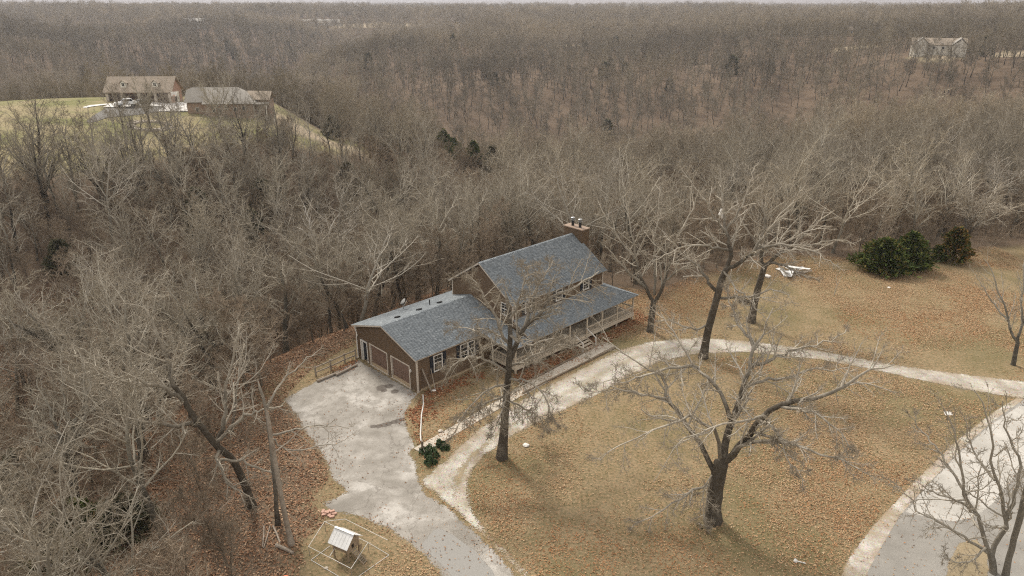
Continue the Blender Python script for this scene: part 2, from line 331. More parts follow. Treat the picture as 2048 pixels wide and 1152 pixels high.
# ------------------------------------------------------------------ terrain
YARD = np.array([(-13.5, -80), (-14, 24), (-14.2, 34), (-14.8, 38), (-17.2, 45), (-20.4, 52.5), (-19.5, 57), (-17.5, 61.5), tuple(hw(3, 12.5)[:2]), tuple(hw(23, 12.5)[:2]), tuple(hw(28, 7)[:2]),
                 (17, 75), (22.6, 80), (30, 85), (37, 88.5), (44, 86), (52, 85.5), (58, 89), (69, 92), (95, 94), (130, 90), (130, -80)])
MEADOW = np.array([(-230, 330), (-230, 60), (-135, 95), (-112, 110), (-90, 112), (-70, 118), (-66, 140), (-52, 155), (-40, 168), (-34, 178), (-44, 193), (-62, 206), (-92, 216), (-120, 226), (-160, 232)])
NBF = np.array([tuple(gp(x, y, 5.5)[:2]) for x, y in ((140, 255), (200, 196), (218, 186), (545, 176), (560, 248), (380, 262))])
PROF = {
 -46: [(0, 0), (25, -1), (45, -4), (65, -9), (90, -11), (115, -4), (150, 3), (220, 8), (300, 4), (450, -8), (700, 2), (1200, 6), (4000, 10)],
 -34: [(0, 0), (36, 0), (55, -3), (78, -8), (94, -7.5), (106, -4), (118, 0), (135, 3), (150, 5.6), (180, 8), (215, 8.8), (240, 6), (300, -12), (400, -26), (480, -26), (620, -9), (760, 2), (830, 0), (920, -22), (1100, -6), (1350, 8), (1800, 8), (4000, 1)],
 -20: [(0, 0), (45, 0), (62, -3), (78, -8), (95, -8.5), (112, -6), (130, -3), (155, 1.6), (178, 5.4), (205, 7.4), (228, 6), (280, -12), (350, -22), (400, -17), (440, -21), (520, -42), (640, -42), (800, -18), (1000, 2), (1300, 10), (1800, 8), (4000, 1)],
 -13: [(0, 0), (58, 0), (72, -4), (98, -9), (120, -10), (150, -7), (180, -2), (215, -5), (300, -28), (380, -38), (480, -18), (550, -11), (600, -15), (700, -44), (850, -34), (1050, -2), (1400, 10), (1800, 8), (4000, 1)],
 -9: [(0, 0), (64, 0), (80, -4), (100, -9), (125, -11), (150, -10), (185, -8), (220, -11), (280, -34), (340, -44), (450, -21), (560, -7), (650, -4), (720, -9), (820, -26), (950, -14), (1150, 6), (1500, 6), (4000, 0)],
 0: [(0, 0), (78, 0), (95, -4), (125, -10), (165, -14), (205, -18), (235, -29), (275, -52), (318, -54), (350, -43), (450, -20), (590, -4), (800, 1), (1500, 6), (4000, 0)],
 10: [(0, 0), (80, 0), (98, -4), (130, -9), (165, -13), (208, -18), (240, -30), (280, -54), (320, -54), (352, -42), (450, -20), (590, -4), (800, 1), (1500, 6), (4000, 0)],
 20: [(0, 0), (88, 0), (110, -4), (150, -8), (200, -12), (240, -21), (285, -46), (325, -46), (362, -31), (450, -12), (580, 3), (800, 6), (1500, 6), (4000, 0)],
 30: [(0, 0), (96, 0), (120, -2), (160, -4), (215, -7), (260, -14), (305, -36), (345, -30), (392, -9), (430, 6), (500, 7), (650, 8), (1500, 6), (4000, 0)],
 38: [(0, 0), (110, 0), (130, -2), (170, -3), (230, -6), (290, -17), (340, -14), (420, 5), (500, 7), (650, 8), (1500, 6), (4000, 0)]}
_az = np.array(sorted(PROF)); _RG = np.concatenate([np.arange(0, 1200, 4), np.arange(1200, 4001, 100)])
_tab = np.array([np.interp(_RG, [p[0] for p in PROF[a]], [p[1] for p in PROF[a]]) for a in _az])
_k = np.exp(-np.linspace(-2, 2, 9) ** 2); _k /= _k.sum()
_tab = np.array([np.convolve(np.pad(r_, 4, 'edge'), _k, 'valid') for r_ in _tab])
def tz(x, y):
    x = np.asarray(x, float); y = np.asarray(y, float)
    rr = np.hypot(x, y); a = np.clip(np.degrees(np.arctan2(x, np.maximum(y, 1e-6))), _az[0], _az[-1] - 1e-6)
    i = np.clip(np.searchsorted(_az, a, 'right') - 1, 0, len(_az) - 2)
    t = (a - _az[i]) / (_az[i + 1] - _az[i]); t = t * t * (3 - 2 * t)
    ri = np.interp(np.minimum(rr, 4000), _RG, np.arange(len(_RG))); r0 = np.clip(ri.astype(int), 0, len(_RG) - 2); f = ri - r0
    z0 = _tab[i, r0] * (1 - f) + _tab[i, r0 + 1] * f; z1 = _tab[i + 1, r0] * (1 - f) + _tab[i + 1, r0 + 1] * f
    z = z0 * (1 - t) + z1 * t
    z = np.where(y < 0, 0, z)
    d = -sdist(x, y, YARD); k = sstep(0.0, 14, d)
    n = (fbm(x, y, 70, 3) - .5) * 5 * sstep(60, 300, rr) + (fbm(x, y, 14, 9) - .5) * 1.2 + (fbm(x, y, 240, 5) - .5) * 16 * sstep(280, 900, rr) + (fbm(x, y, 75, 15) - .5) * 9 * sstep(240, 420, rr)
    md = sstep(-10, 12, sdist(x, y, MEADOW)); n = n * (1 - .8 * md) * (1 - sstep(-14, -2, sdist(x, y, NBF)))
    far = sstep(3500, 9000, rr); hill = far * ((fbm(x, y, 3000, 21, 2)) * 95 + 8)
    return (z + n) * k + hill
azs = np.radians(np.concatenate([np.arange(-60, 60.01, .38), np.arange(66, 299, 6)])); nA = len(azs)
rs = np.concatenate([[0.5, 6, 12], np.geomspace(18, 16000, 440)]); nR = len(rs)
AA, RR = np.meshgrid(azs, rs); gx = RR * np.sin(AA); gy = RR * np.cos(AA); gz = tz(gx, gy)
i0 = (np.arange(nR - 1)[:, None] * nA + np.arange(nA)[None, :]); j1 = np.roll(np.arange(nA), -1)[None, :]
i1 = np.arange(nR - 1)[:, None] * nA + j1
quads = np.stack([i0, i1, i1 + nA, i0 + nA], -1).reshape(-1, 4)
CLEAR = [np.array(p) for p in []]
def mask_wood(x, y):
    d = -sdist(x, y, YARD) + (fbm(x, y, 6, 31) - .5) * 4
    return sstep(-1.2, 1.5, d)
FIELDS = [                                  # clearings far out: centre px, py, distance, half width, half depth
    (1880, 92, 434, 15, 7), (1722, 68, 520, 20, 8), (650, 22, 1150, 110, 40), (205, 20, 1300, 40, 25), (1128, 56, 640, 16, 12), (1815, 30, 900, 24, 14), (760, 26, 1100, 90, 25), (2035, 85, 480, 10, 20), (1260, 6, 2100, 60, 30)]
FC = []
for (px, py, rr, hw_, hd) in FIELDS:
    q = at(px, py, rr); FC.append((q[0], q[1], hw_, hd, math.atan2(q[0], q[1])))
def mask_field(x, y):
    m = np.zeros(np.shape(x))
    for cx, cy, a, b, az in FC:
        dx = np.asarray(x) - cx; dy = np.asarray(y) - cy
        u = dx * math.cos(az) - dy * math.sin(az); v = dx * math.sin(az) + dy * math.cos(az)
        m = np.maximum(m, 1 - sstep(.75, 1.1, np.hypot(u / a, v / b)))
    return m
def mask_meadow(x, y): return sstep(-2, 4, sdist(x, y, MEADOW) + (fbm(x, y, 18, 44) - .5) * 14)
LZ = np.array([tuple(gp(*q)[:2]) for q in ((555, 790), (590, 800), (600, 850), (640, 905), (664, 968), (636, 1010), (645, 1028), (616, 1060), (600, 1120), (560, 1240), (330, 1240), (400, 900))])
wood_a = np.maximum(mask_wood(gx, gy), .9 * sstep(-1.0, 1.2, sdist(gx, gy, LZ) + (fbm(gx, gy, 3, 32) - .5) * 3)); mead_a = mask_meadow(gx, gy); field_a = mask_field(gx, gy)
DIRTBAND = np.array([tuple(at(545, 216, 196)[:2]), tuple(at(640, 226, 192)[:2]), tuple(at(750, 250, 178)[:2]), tuple(at(745, 258, 174)[:2]), tuple(at(640, 240, 182)[:2]), tuple(at(545, 240, 180)[:2])])
dirt_a = sstep(-3, 2, sdist(gx, gy, DIRTBAND)) * .8
fo = sstep(.5, 1, field_a)
gm = np_mesh('ground', np.stack([gx, gy, gz], -1), quads.tolist() and quads, smooth=True,
             attrs={'wood': wood_a.ravel(), 'green': np.maximum(mead_a, fo).ravel(), 'dirt': np.maximum(dirt_a, fo * .75).ravel()})
tag(link('ground', gm, GROUND), 'leaf-strewn lawn, meadow and woodland floor of the whole valley', kind='structure')

# ------------------------------------------------------------------ paved and gravel sheets
def sheet(name, pts, z, mat, label, cell=.25, fuzz=.25, px=True, ground=None):
    poly = np.array([gp(*p)[:2] for p in pts]) if px else np.array(pts, float)
    x0, y0 = poly.min(0) - 1; x1, y1 = poly.max(0) + 1
    xs = np.arange(x0, x1, cell); ys = np.arange(y0, y1, cell); X, Y = np.meshgrid(xs, ys)
    d = sdist(X, Y, poly); nx = len(xs)
    c = d[:-1, :-1]; c = np.maximum(np.maximum(c, d[1:, :-1]), np.maximum(d[:-1, 1:], d[1:, 1:])) > -2.4 * fuzz - .05
    ii = (np.arange(len(ys) - 1)[:, None] * nx + np.arange(nx - 1)[None, :])[c]
    q = np.stack([ii, ii + 1, ii + nx + 1, ii + nx], -1)
    us, inv = np.unique(q, return_inverse=True)
    Z = np.full(X.shape, z) if ground is None else tz(X, Y) + z
    vv = np.stack([X, Y, Z], -1).reshape(-1, 3)[us]
    me = np_mesh(name, vv, inv.reshape(-1, 4), attrs={'edge': d.ravel()[us], 'fuzz': np.full(len(us), fuzz)})
    return tag(link(name, me, mat), label, kind='structure'), poly
SHEETS = []
def S(*a, **k): o, p = sheet(*a, **k); SHEETS.append(p); return o
S('driveway', [(716, 718), (839, 787), (826, 800), (812, 832), (818, 862), (834, 895), (820, 905), (833, 925), (838, 950), (850, 985), (900, 1015), (960, 1070), (1010, 1120), (1060, 1180), (900, 1200), (872, 1140), (838, 1104), (800, 1076), (760, 1052), (715, 1034), (660, 1025), (640, 1008), (690, 985), (664, 960), (650, 925), (637, 900), (610, 868), (596, 840), (566, 800), (600, 778), (650, 752), (700, 728)],
  .006, PAD, 'worn pale concrete driveway and parking pad before the garage doors', fuzz=.34)
S('patch', [(838, 1092), (868, 1058), (880, 1056), (905, 1068), (950, 1100), (985, 1140), (1000, 1170), (930, 1190), (900, 1150), (868, 1118)], .012, PATCH, 'smooth grey asphalt patch in the driveway', fuzz=.12)
S('gravel_drive', [(838, 962), (862, 985), (900, 1015), (955, 1066), (1010, 1120), (1060, 1180), (1090, 1180), (1035, 1118), (985, 1072), (952, 1030), (938, 985), (946, 945), (972, 912), (1015, 880), (1070, 850), (1130, 822), (1205, 786), (1262, 752), (1318, 726), (1400, 708), (1480, 706), (1560, 712), (1650, 722), (1750, 742), (1850, 764), (1950, 784), (2048, 800), (2300, 850), (2300, 790), (2048, 762), (1900, 744), (1800, 731), (1700, 712), (1600, 694), (1500, 682), (1400, 674), (1300, 682), (1235, 700), (1150, 742), (1085, 775), (1010, 818), (945, 866), (885, 922)],
  .018, GRAVEL, 'pale gravel drive looping round the lawn past the porch', fuzz=.42)
S('track', [(905, 955), (925, 918), (985, 868), (1040, 836), (1046, 842), (1000, 872), (945, 926), (926, 970), (915, 1000), (900, 995)], .024, TRACK, 'grassy strip between the two wheel tracks of the gravel drive', fuzz=.55)
S('road_shoulder', [(1665, 1180), (1700, 1110), (1745, 1050), (1790, 1003), (1830, 960), (1905, 886), (1980, 828), (2040, 790), (2120, 745), (2160, 760), (2048, 800), (1920, 905), (1815, 1030), (1760, 1110), (1730, 1180)], .006, GRAVEL, 'pale gravel shoulder along the left edge of the road', fuzz=.12)
S('road', [(1712, 1190), (1752, 1110), (1800, 1030), (1850, 975), (1915, 905), (1985, 842), (2060, 790), (2200, 720), (2420, 740), (2300, 900), (2150, 1080), (2060, 1210), (1930, 1290), (1800, 1290)], .012, ROAD, 'grey asphalt road in the lower right corner', fuzz=.04)
S('road_apron', [(1808, 1026), (1850, 976), (1915, 908), (1985, 846), (2060, 796), (2200, 730), (2300, 760), (2110, 900), (2030, 955), (1985, 1010), (1950, 1035), (1905, 1045)], .018, APRON, 'pale worn asphalt where the gravel drive meets the road', fuzz=.1)
S('verge', [(1885, 1200), (1893, 1130), (1915, 1085), (1950, 1078), (1975, 1100), (1980, 1140), (1960, 1200)], .024, TRACK, 'brown grass island between the two lanes of the road', fuzz=.15)
S('creek_path', [tuple(at(126, 462, 104)[:2]), tuple(at(250, 459, 104)[:2]), tuple(at(360, 461, 103)[:2]), tuple(at(510, 464, 102)[:2]), tuple(at(510, 470, 100)[:2]), tuple(at(360, 467, 101)[:2]), tuple(at(126, 468, 102)[:2])], .12, TRACK, 'thin pale trace of a path in the hollow of the left wood', px=False, ground=1, cell=.5, fuzz=.1)

# ------------------------------------------------------------------ brown house
house = empty('brown_house', HO, HA)
tag(house, 'brown sided two storey house with blue grey roof, garage wing and porch', 'house')
GE, GR_, GW, GL = 3.325, 4.884, 9.204, 10.09          # garage eave, ridge, width, length
MF, MB_, ML = -1.2, 7.353, 22.87                      # main block front, back, far end
UE, UR = 5.592, 8.587
gsl = (GR_ - GE) / (GW / 2 + .331); msl = (UR - UE) / ((MB_ - MF) / 2 + .305)
def lap_wall(name, P0, D, N, zb, prof, openings=(), parent=house, expo=.19):
    """a wall of lapped boards; P0 start (2d local), D direction, N outward; prof = top outline [(s,z)]"""
    P0 = np.array([*P0, 0.]); D = np.array([*D, 0.]); N = np.array([*N, 0.])
    ss = [p[0] for p in prof]; zs = [p[1] for p in prof]; smin, smax = ss[0], ss[-1]; ztop = max(zs)
    poly = [P0 + D * smin - N * .16 + np.array([0, 0, zb]), P0 + D * smax - N * .16 + np.array([0, 0, zb])] + [P0 + D * s - N * .16 + np.array([0, 0, z]) for s, z in reversed(prof)]
    wall = MB().prism(poly, -N * .1).build(name, SIDECORE, parent)
    grid = np.linspace(smin, smax, 1201); top = np.interp(grid, ss, zs)
    def span(z):
        k = grid[top >= z - 1e-6]; return (k[0], k[-1]) if len(k) else None
    z = zb
    while z < ztop - .02:
        z1 = min(z + expo, ztop - .002); a = span(z); b = span(z1) or a
        if a is None: break
        iv = [(a[0], a[1])]
        for (o0, o1, q0, q1) in openings:
            if q0 < z + expo * .5 < q1:
                nw = []
                for (u0, u1) in iv:
                    if o0 > u0: nw.append((u0, min(o0, u1)))
                    if o1 < u1: nw.append((max(o1, u0), u1))
                iv = [i for i in nw if i[1] - i[0] > .02]
        for (u0, u1) in iv:
            mb = MB()
            t0 = max(u0, b[0]) if u0 == a[0] else u0; t1 = min(u1, b[1]) if u1 == a[1] else u1
            if t1 <= t0: t0 = t1 = (u0 + u1) / 2
            jit = random.uniform(-.002, .002)
            def pt(s, o, zz): return P0 + D * s + N * o + np.array([0, 0, zz])
            mb.add([pt(u0, .055 + jit, z), pt(u1, .055 + jit, z), pt(t1, .010, z1 + .006), pt(t0, .010, z1 + .006), pt(u0, -.05, z), pt(u1, -.05, z), pt(t1, -.05, z1), pt(t0, -.05, z1)],
                   [(0, 1, 2, 3), (4, 5, 1, 0), (0, 3, 7, 4), (1, 5, 6, 2), (3, 2, 6, 7)])
            mb.build('siding_board', SIDING, wall)
        z += expo
    return wall
def frame_at(P, D, N, s0, s1, z0, z1):
    P = np.array([*P, 0.]); D = np.array([*D, 0.]); N = np.array([*N, 0.])
    return lambda s, o, z: P + D * s + N * o + np.array([0, 0, z])
def rectbox(mb, f, s0, s1, o0, o1, z0, z1):
    vs = [f(s, o, z) for z in (z0, z1) for s, o in ((s0, o0), (s1, o0), (s1, o1), (s0, o1))]
    return mb.add(vs, [(3, 2, 1, 0), (4, 5, 6, 7), (0, 1, 5, 4), (1, 2, 6, 5), (2, 3, 7, 6), (3, 0, 4, 7)])
def window(P, D, N, s0, s1, z0, z1, parent, shut=True, cols=2, rows=2, tw=.08, fm=None, label=None):
    f = frame_at(P, D, N, 0, 0, 0, 0); mb = MB()
    rectbox(mb, f, s0, s1, -.05, .075, z1 - tw, z1); rectbox(mb, f, s0 - .03, s1 + .03, -.05, .10, z0, z0 + tw)
    rectbox(mb, f, s0, s0 + tw, -.05, .072, z0 + tw, z1 - tw); rectbox(mb, f, s1 - tw, s1, -.05, .072, z0 + tw, z1 - tw)
    zm = (z0 + z1) / 2; rectbox(mb, f, s0 + tw, s1 - tw, -.045, .045, zm - .03, zm + .03)
    wn = mb.build('window', fm or WHITE, parent)
    if label: wn['label'] = label
    for (a, b) in ((z0 + tw, zm - .03), (zm + .03, z1 - tw)):
        rectbox(MB(), f, s0 + tw, s1 - tw, -.03, .012, a, b).build('pane', GLASS, wn)
        mu = MB(); h = (b - a)
        for c in range(1, cols): x = s0 + tw + (s1 - s0 - 2 * tw) * c / cols; rectbox(mu, f, x - .007, x + .007, .013, .027, a, b)
        for r_ in range(1, rows): rectbox(mu, f, s0 + tw, s1 - tw, .014, .025, a + h * r_ / rows - .011, a + h * r_ / rows + .011)
        mu.build('muntin', fm or WHITE, wn)
    if shut:
        for (a, b) in ((s0 - .40, s0 - .04), (s1 + .04, s1 + .40)):
            sh = rectbox(MB(), f, a, b, .037, .07, z0 - .03, z1 + .03).build('shutter', NAVY, parent)
            sl = MB()
            for k in range(9):
                zz = z0 + .08 + k * (z1 - z0 - .1) / 9; rectbox(sl, f, a + .05, b - .05, .07, .084, zz, zz + .05)
            o = sl.build('louvre', NAVY, sh); o['kind'] = 'stuff'
    return wn
# foundation
fb = MB(); fb.box(.03, GL, .03, GW - .03, -.3, .32); fb.box(GL + .01, ML - .03, MF + .03, GW - .05, -.3, .318)
fb.build('foundation', FOUND, house)
FZ = .30
gtop = [(0, GE + .02), (GW / 2, GR_ - .10), (GW, GE + .02)]
# garage front (faces -x): s runs with y
DOORS = [(.98, 3.80), (4.30, 7.14)]; PD = (7.5, 8.62)
ops = [(a - .02, b + .02, 0, 2.26) for a, b in DOORS] + [(PD[0] - .02, PD[1] + .02, 0, 2.12)]
lap_wall('wall', (0, 0), (0, 1), (-1, 0), .12, gtop, ops)
lap_wall('wall', (0, 0), (1, 0), (0, -1), FZ, [(0, GE + .0), (GL, GE + .0)], [(1.70, 2.80, 1.3, 2.95), (4.70, 6.5, 1.25, 2.95)])
lap_wall('wall', (0, GW), (1, 0), (0, 1), FZ, [(0, GE), (ML, GE)])
# main block
ug = [(MF, UE + .16), ((MF + MB_) / 2, UR - .10), (MB_, UE + .16)]
lap_wall('wall', (GL, 0), (0, 1), (-1, 0), 2.6, ug, [(-.62, .36, 4.1, 5.5)])
lap_wall('wall', (ML, 0), (0, 1), (1, 0), FZ, ug, [])
lap_wall('wall', (GL, MF), (1, 0), (0, -1), FZ, [(0, UE + .16), (ML - GL, UE + .16)], [(1.4, 2.5, 4.1, 5.5), (5.6, 6.7, 4.1, 5.5), (9.55, 10.7, 4.1, 5.5), (1.2, 2.8, .8, 2.6), (5.3, 6.4, .7, 2.9), (8.6, 10.4, .8, 2.6)])
lap_wall('wall', (GL, MB_), (1, 0), (0, 1), 3.2, [(0, UE + .16), (ML - GL, UE + .16)])
# corner boards
cb = [(0, 0, 0, GE), (0, GW, 0, GE)]
for (x, y, a, b) in [(-.05, -.05, .0, GE - .02), (-.05, GW - .07, .0, GE - .02), (GL - .05, MF - .05, 3.4, UE + .05), (GL - .05, MB_ - .08, 3.55, UE + .05), (ML - .08, MF - .05, .3, UE + .05), (ML - .08, MB_ - .08, .3, UE + .05)]:
    MB().box(x, x + .14, y, y + .13, a, b).build('corner_board', TRIM, house)
# roofs: slab with laid shingle tabs on top
def roof_plane(name, poly, parent=house, thick=.14, tabs=True, label=None):
    """poly: eave start, eave end, upper points... (3d local)"""
    p = [np.asarray(q, float) for q in poly]; A = p[0]; ex = p[1] - p[0]; ex /= np.linalg.norm(ex)
    n = np.cross(ex, p[2] - p[0]); n /= np.linalg.norm(n)
    if n[2] < 0: n = -n
    up = np.cross(n, ex)
    if up[2] < 0: up = -up
    sl = MB().prism(p, -n * thick).build(name, [ROOFDECK, TRIM], parent)
    for f in sl.data.polygons:
        if abs(f.normal.dot(Vector(n))) < .5: f.material_index = 1
    if label: sl['label'] = label
    if not tabs: return sl
    q = [((v - A) @ ex, (v - A) @ up) for v in p]; tmax = max(b for a, b in q)
    V = []; F = []; t = -.03; row = 0
    while t < tmax - .01:
        t1 = min(t + .145, tmax); tm = min(max((t + t1) / 2, .001), tmax - .001); xs = []
        for (a, b), (c, d) in zip(q, q[1:] + q[:1]):
            if (b > tm) != (d > tm): xs.append(a + (c - a) * (tm - b) / (d - b))
        if len(xs) >= 2:
            s0, s1 = min(xs) - .012, max(xs) + .012; s = s0 - random.uniform(0, .3)
            while s < s1:
                wd = random.choice([.14, .18, .22, .27, .32]); a, b = max(s, s0), min(s + wd, s1); s += wd
                if b - a < .02: continue
                h = random.choice([.016, .02, .03]); lo = t - random.choice([0, 0, .018])
                P = [A + ex * a + up * lo + n * h, A + ex * b + up * lo + n * h, A + ex * b + up * t1 + n * .006, A + ex * a + up * t1 + n * .006, A + ex * a + up * lo, A + ex * b + up * lo]
                k = len(V); V += P; F += [(k, k + 1, k + 2, k + 3), (k + 4, k + 5, k + 1, k), (k + 4, k, k + 3, k + 3), (k + 5, k + 2, k + 1, k + 1)]
        t = t1; row += 1
    Q = [f for f in F if f[2] != f[3]]; T = [f[:3] for f in F if f[2] == f[3]]
    o = link('shingles', np_mesh('shingles', V, Q, T), SHING, sl); o['kind'] = 'stuff'
    return sl
def ridge_cap(p, q, parent, wd=.16, drop=.06):
    p = np.asarray(p, float); q = np.asarray(q, float); L = np.linalg.norm(q - p); d = (q - p) / L; sx = np.cross(d, (0, 0, 1.)); sx /= np.linalg.norm(sx)
    V = []; F = []; n = int(L / .2)
    for i in range(n):
        a = p + d * L * i / n; b = p + d * (L * (i + 1) / n + .03); k = len(V); e = np.array([0, 0, .03]); o = np.array([0, 0, .012])
        V += [a - sx * wd - np.array([0, 0, drop]) + e, a + e, a + sx * wd - np.array([0, 0, drop]) + e, b - sx * wd - np.array([0, 0, drop]) + o, b + o, b + sx * wd - np.array([0, 0, drop]) + o]
        F += [(k, k + 1, k + 4, k + 3), (k + 1, k + 2, k + 5, k + 4)]
    o = link('ridge_cap', np_mesh('ridge_cap', V, F), SHING, parent); o['kind'] = 'stuff'
gy0, gy1, gx0 = -.331, GW + .331, -.33
roof_g1 = roof_plane('roof', [(gx0, gy0, GE), (GL - .02, gy0, GE), (GL - .02, GW / 2, GR_), (gx0, GW / 2, GR_)])
roof_g2 = roof_plane('roof', [(gx0, gy1, GE), (ML + .3, gy1, GE), (ML + .3, MB_ + .02, GE + (gy1 - MB_ - .02) * gsl), (GL - .05, MB_ + .02, GE + (gy1 - MB_ - .02) * gsl), (GL - .05, GW / 2, GR_), (gx0, GW / 2, GR_)])
ridge_cap((gx0, GW / 2, GR_), (GL - .04, GW / 2, GR_), roof_g1, .15, .045)
uc = (MF + MB_) / 2; ux0, ux1 = GL - .305, ML + .305
roof_u1 = roof_plane('roof', [(ux0, MF - .305, UE), (ux1, MF - .305, UE), (ux1, uc, UR), (ux0, uc, UR)])
roof_u2 = roof_plane('roof', [(ux0, MB_ + .305, UE), (ux1, MB_ + .305, UE), (ux1, uc, UR), (ux0, uc, UR)])
ridge_cap((ux0, uc, UR), (ux1, uc, UR), roof_u1, .16, .1)
PE, PT, PX1, PY = 2.75, 4.02, 25.83, -3.71
roof_p1 = roof_plane('porch_roof', [(GL + .01, PY, PE), (PX1, PY, PE), (ML + .02, MF - .02, PT), (GL + .01, MF - .02, PT)])
roof_p2 = roof_plane('porch_roof', [(PX1, PY, PE), (PX1, MB_, PE), (ML + .05, MB_, PT), (ML + .02, MF - .02, PT)])
ridge_cap((PX1, PY, PE + .01), (ML + .02, MF, PT + .01), roof_p1, .14, .03)
roof_p3 = roof_plane('porch_roof', [(7.3, PY, PE - .01), (GL - .0, PY, PE - .01), (GL - .0, gy0 + .05, GE - .03), (7.3, gy0 + .05, GE - .03)])
MB().prism([(GL - .02, PY + .4, PE), (GL - .02, MF, GE + .02), (GL - .02, MF, PT - .05)], (.08, 0, 0)).build('cheek_wall', SIDING, house)
# roof fittings
def on_back(x, y): return GE + (gy1 - y) * gsl
for (x, y) in [(2.1, 5.5), (4.55, 5.5), (6.95, 5.5)]:
    z = on_back(x, y); mb = MB(); mb.add([(x - .22, y - .2, z + .07), (x + .22, y - .2, z + .07), (x + .22, y + .24, z - .07), (x - .22, y + .24, z - .07), (x - .18, y - .16, z + .2), (x + .18, y - .16, z + .2), (x + .18, y + .2, z + .09), (x - .18, y + .2, z + .09)], [(3, 2, 1, 0), (4, 5, 6, 7), (0, 1, 5, 4), (1, 2, 6, 5), (2, 3, 7, 6), (3, 0, 4, 7)])
    mb.build('roof_vent', BLACK, house)
MB().tube([(6.3, 6.2, on_back(6.3, 6.2) - .05), (6.3, 6.2, on_back(6.3, 6.2) + .55)], .05, 8).build('vent_pipe', BLACK, house)
dx, dy = 4.9, 8.5; dz = on_back(dx, dy)
ant = empty('satellite_dish'); ant.parent = house; ant.location = (dx, dy, dz)
MB().tube([(0, 0, -.05), (0, 0, .35), (-.12, .05, .6)], .03, 6).build('mast', METAL, ant)
dsh = bmesh.new(); bmesh.ops.create_uvsphere(dsh, u_segments=16, v_segments=10, radius=.42)
bmesh.ops.delete(dsh, geom=[v for v in dsh.verts if v.co.z > -.24], context='VERTS')
me = bpy.data.meshes.new('dish'); dsh.to_mesh(me); dsh.free(); dob = link('dish', me, WHITE, ant); dob.location = (-.2, .1, 1.0); dob.rotation_euler = (R(-62), R(20), R(30))
MB().tube([(0, 0, .3), (.35, -.1, .8)], .018, 5).build('feed_arm', WHITE, ant)
# chimney
ch = MB().box(ML + .04, ML + 1.1, 1.78, 4.2, 0, 9.1).build('chimney', SIDECORE, house)
for k in range(60):
    z0 = .2 + k * .15
    if z0 > 9.0: break
    mb = MB()
    mb.box(ML + .035, ML + 1.105, 1.74 - .005 * (k % 2), 1.779, z0, z0 + .135); mb.box(ML + .035, ML + 1.105, 4.201, 4.235, z0, z0 + .135); mb.box(ML + 1.106, ML + 1.14, 1.74, 4.235, z0, z0 + .135)
    if z0 > 7.6: mb.box(ML + .0, ML + .034, 1.74, 4.235, z0, z0 + .135)
    mb.build('siding_board', SIDING, ch)
MB().box(ML - .06, ML + 1.2, 1.66, 4.32, 9.1, 9.2).build('chimney_cap', RUSTCAP, house)
for y in (3.5, 2.5):
    fl = MB().tube([(ML + .55, y, 9.2), (ML + .55, y, 9.78)], .15, 14).build('flue', BLACK, house)
    mb = MB(); mb.tube([(ML + .55, y, 9.78), (ML + .55, y, 9.86)], .21, 16); mb.tube([(ML + .55, y, 9.90), (ML + .55, y, 9.96)], .2, 16); mb.tube([(ML + .55, y, 10.0), (ML + .55, y, 10.07), (ML + .55, y, 10.12)], [.22, .22, .13], 16)
    mb.tube([(ML + .55, y, 9.78), (ML + .55, y, 10.05)], .13, 12); mb.build('flue_cap', METAL, fl)
# garage doors
fG = frame_at((0, 0), (0, 1), (-1, 0), 0, 0, 0, 0)
for (a, b) in DOORS:
    mb = MB(); rectbox(mb, fG, a, a + .12, -.12, .06, 0, 2.25); rectbox(mb, fG, b - .12, b, -.12, .06, 0, 2.25); rectbox(mb, fG, a + .12, b - .12, -.12, .06, 2.13, 2.25)
    mb.build('door_frame', TRIM, house)
    gd = rectbox(MB(), fG, a + .12, b - .12, -.14, -.10, .02, 2.13).build('garage_door', GDOOR, house)
    for k in range(4):
        z0 = .09 + k * .51; pn = rectbox(MB(), fG, a + .13, b - .13, -.10, -.085, z0 + .006, z0 + .504)
        wdt = (b - a - .26) / 4
        for j in range(4): rectbox(pn, fG, a + .13 + j * wdt + .06, a + .13 + (j + 1) * wdt - .06, -.085, -.072, z0 + .08, z0 + .43)
        pn.build('door_panel', GDOOR, gd)
    rectbox(MB(), fG, a + .12, b - .12, -.12, -.06, .01, .085).build('weather_strip', TRIM, gd)
    rectbox(MB(), fG, (a + b) / 2 - .06, (a + b) / 2 + .06, -.075, -.05, .5, .53).build('handle', BLACK, gd)
    rectbox(MB(), fG, a - .05, b + .05, -.1, .1, -.02, .03).build('sill', SLAB, house)
mb = MB(); a, b = PD; rectbox(mb, fG, a, a + .1, -.12, .06, 0, 2.1); rectbox(mb, fG, b - .1, b, -.12, .06, 0, 2.1); rectbox(mb, fG, a + .1, b - .1, -.12, .06, 2.0, 2.1); rectbox(mb, fG, b - .36, b - .28, -.1, .05, .1, 2.0)
mb.build('door_frame', WHITE, house)
dr_ = rectbox(MB(), fG, a + .1, b - .36, -.1, -.03, .08, 2.0).build('side_door', NAVY, house); rectbox(MB(), fG, b - .28, b - .1, -.1, -.05, .1, 2.0).build('side_light', GLASS, house)
for (q0, q1) in ((.25, .9), (1.1, 1.85)): rectbox(MB(), fG, a + .2, b - .46, -.03, -.015, q0, q1).build('door_panel', NAVY, dr_)
rectbox(MB(), fG, a + .12, a + .16, -.03, .03, 1.0, 1.05).build('handle', METAL, dr_)
lt = MB(); lt.box(-.16, -.02, .74, .86, 1.75, 1.95); lt.tube([(-.1, .8, 1.95), (-.1, .8, 2.03)], [.07, .02], 6); lt.build('wall_light', WHITE, house)
MB().tube([(-.1, 9.0, 2.35), (-.14, 9.08, 2.2), (-.14, 9.08, .1), (-.3, 9.1, .04)], .055, 8).build('downspout', WHITE, house)
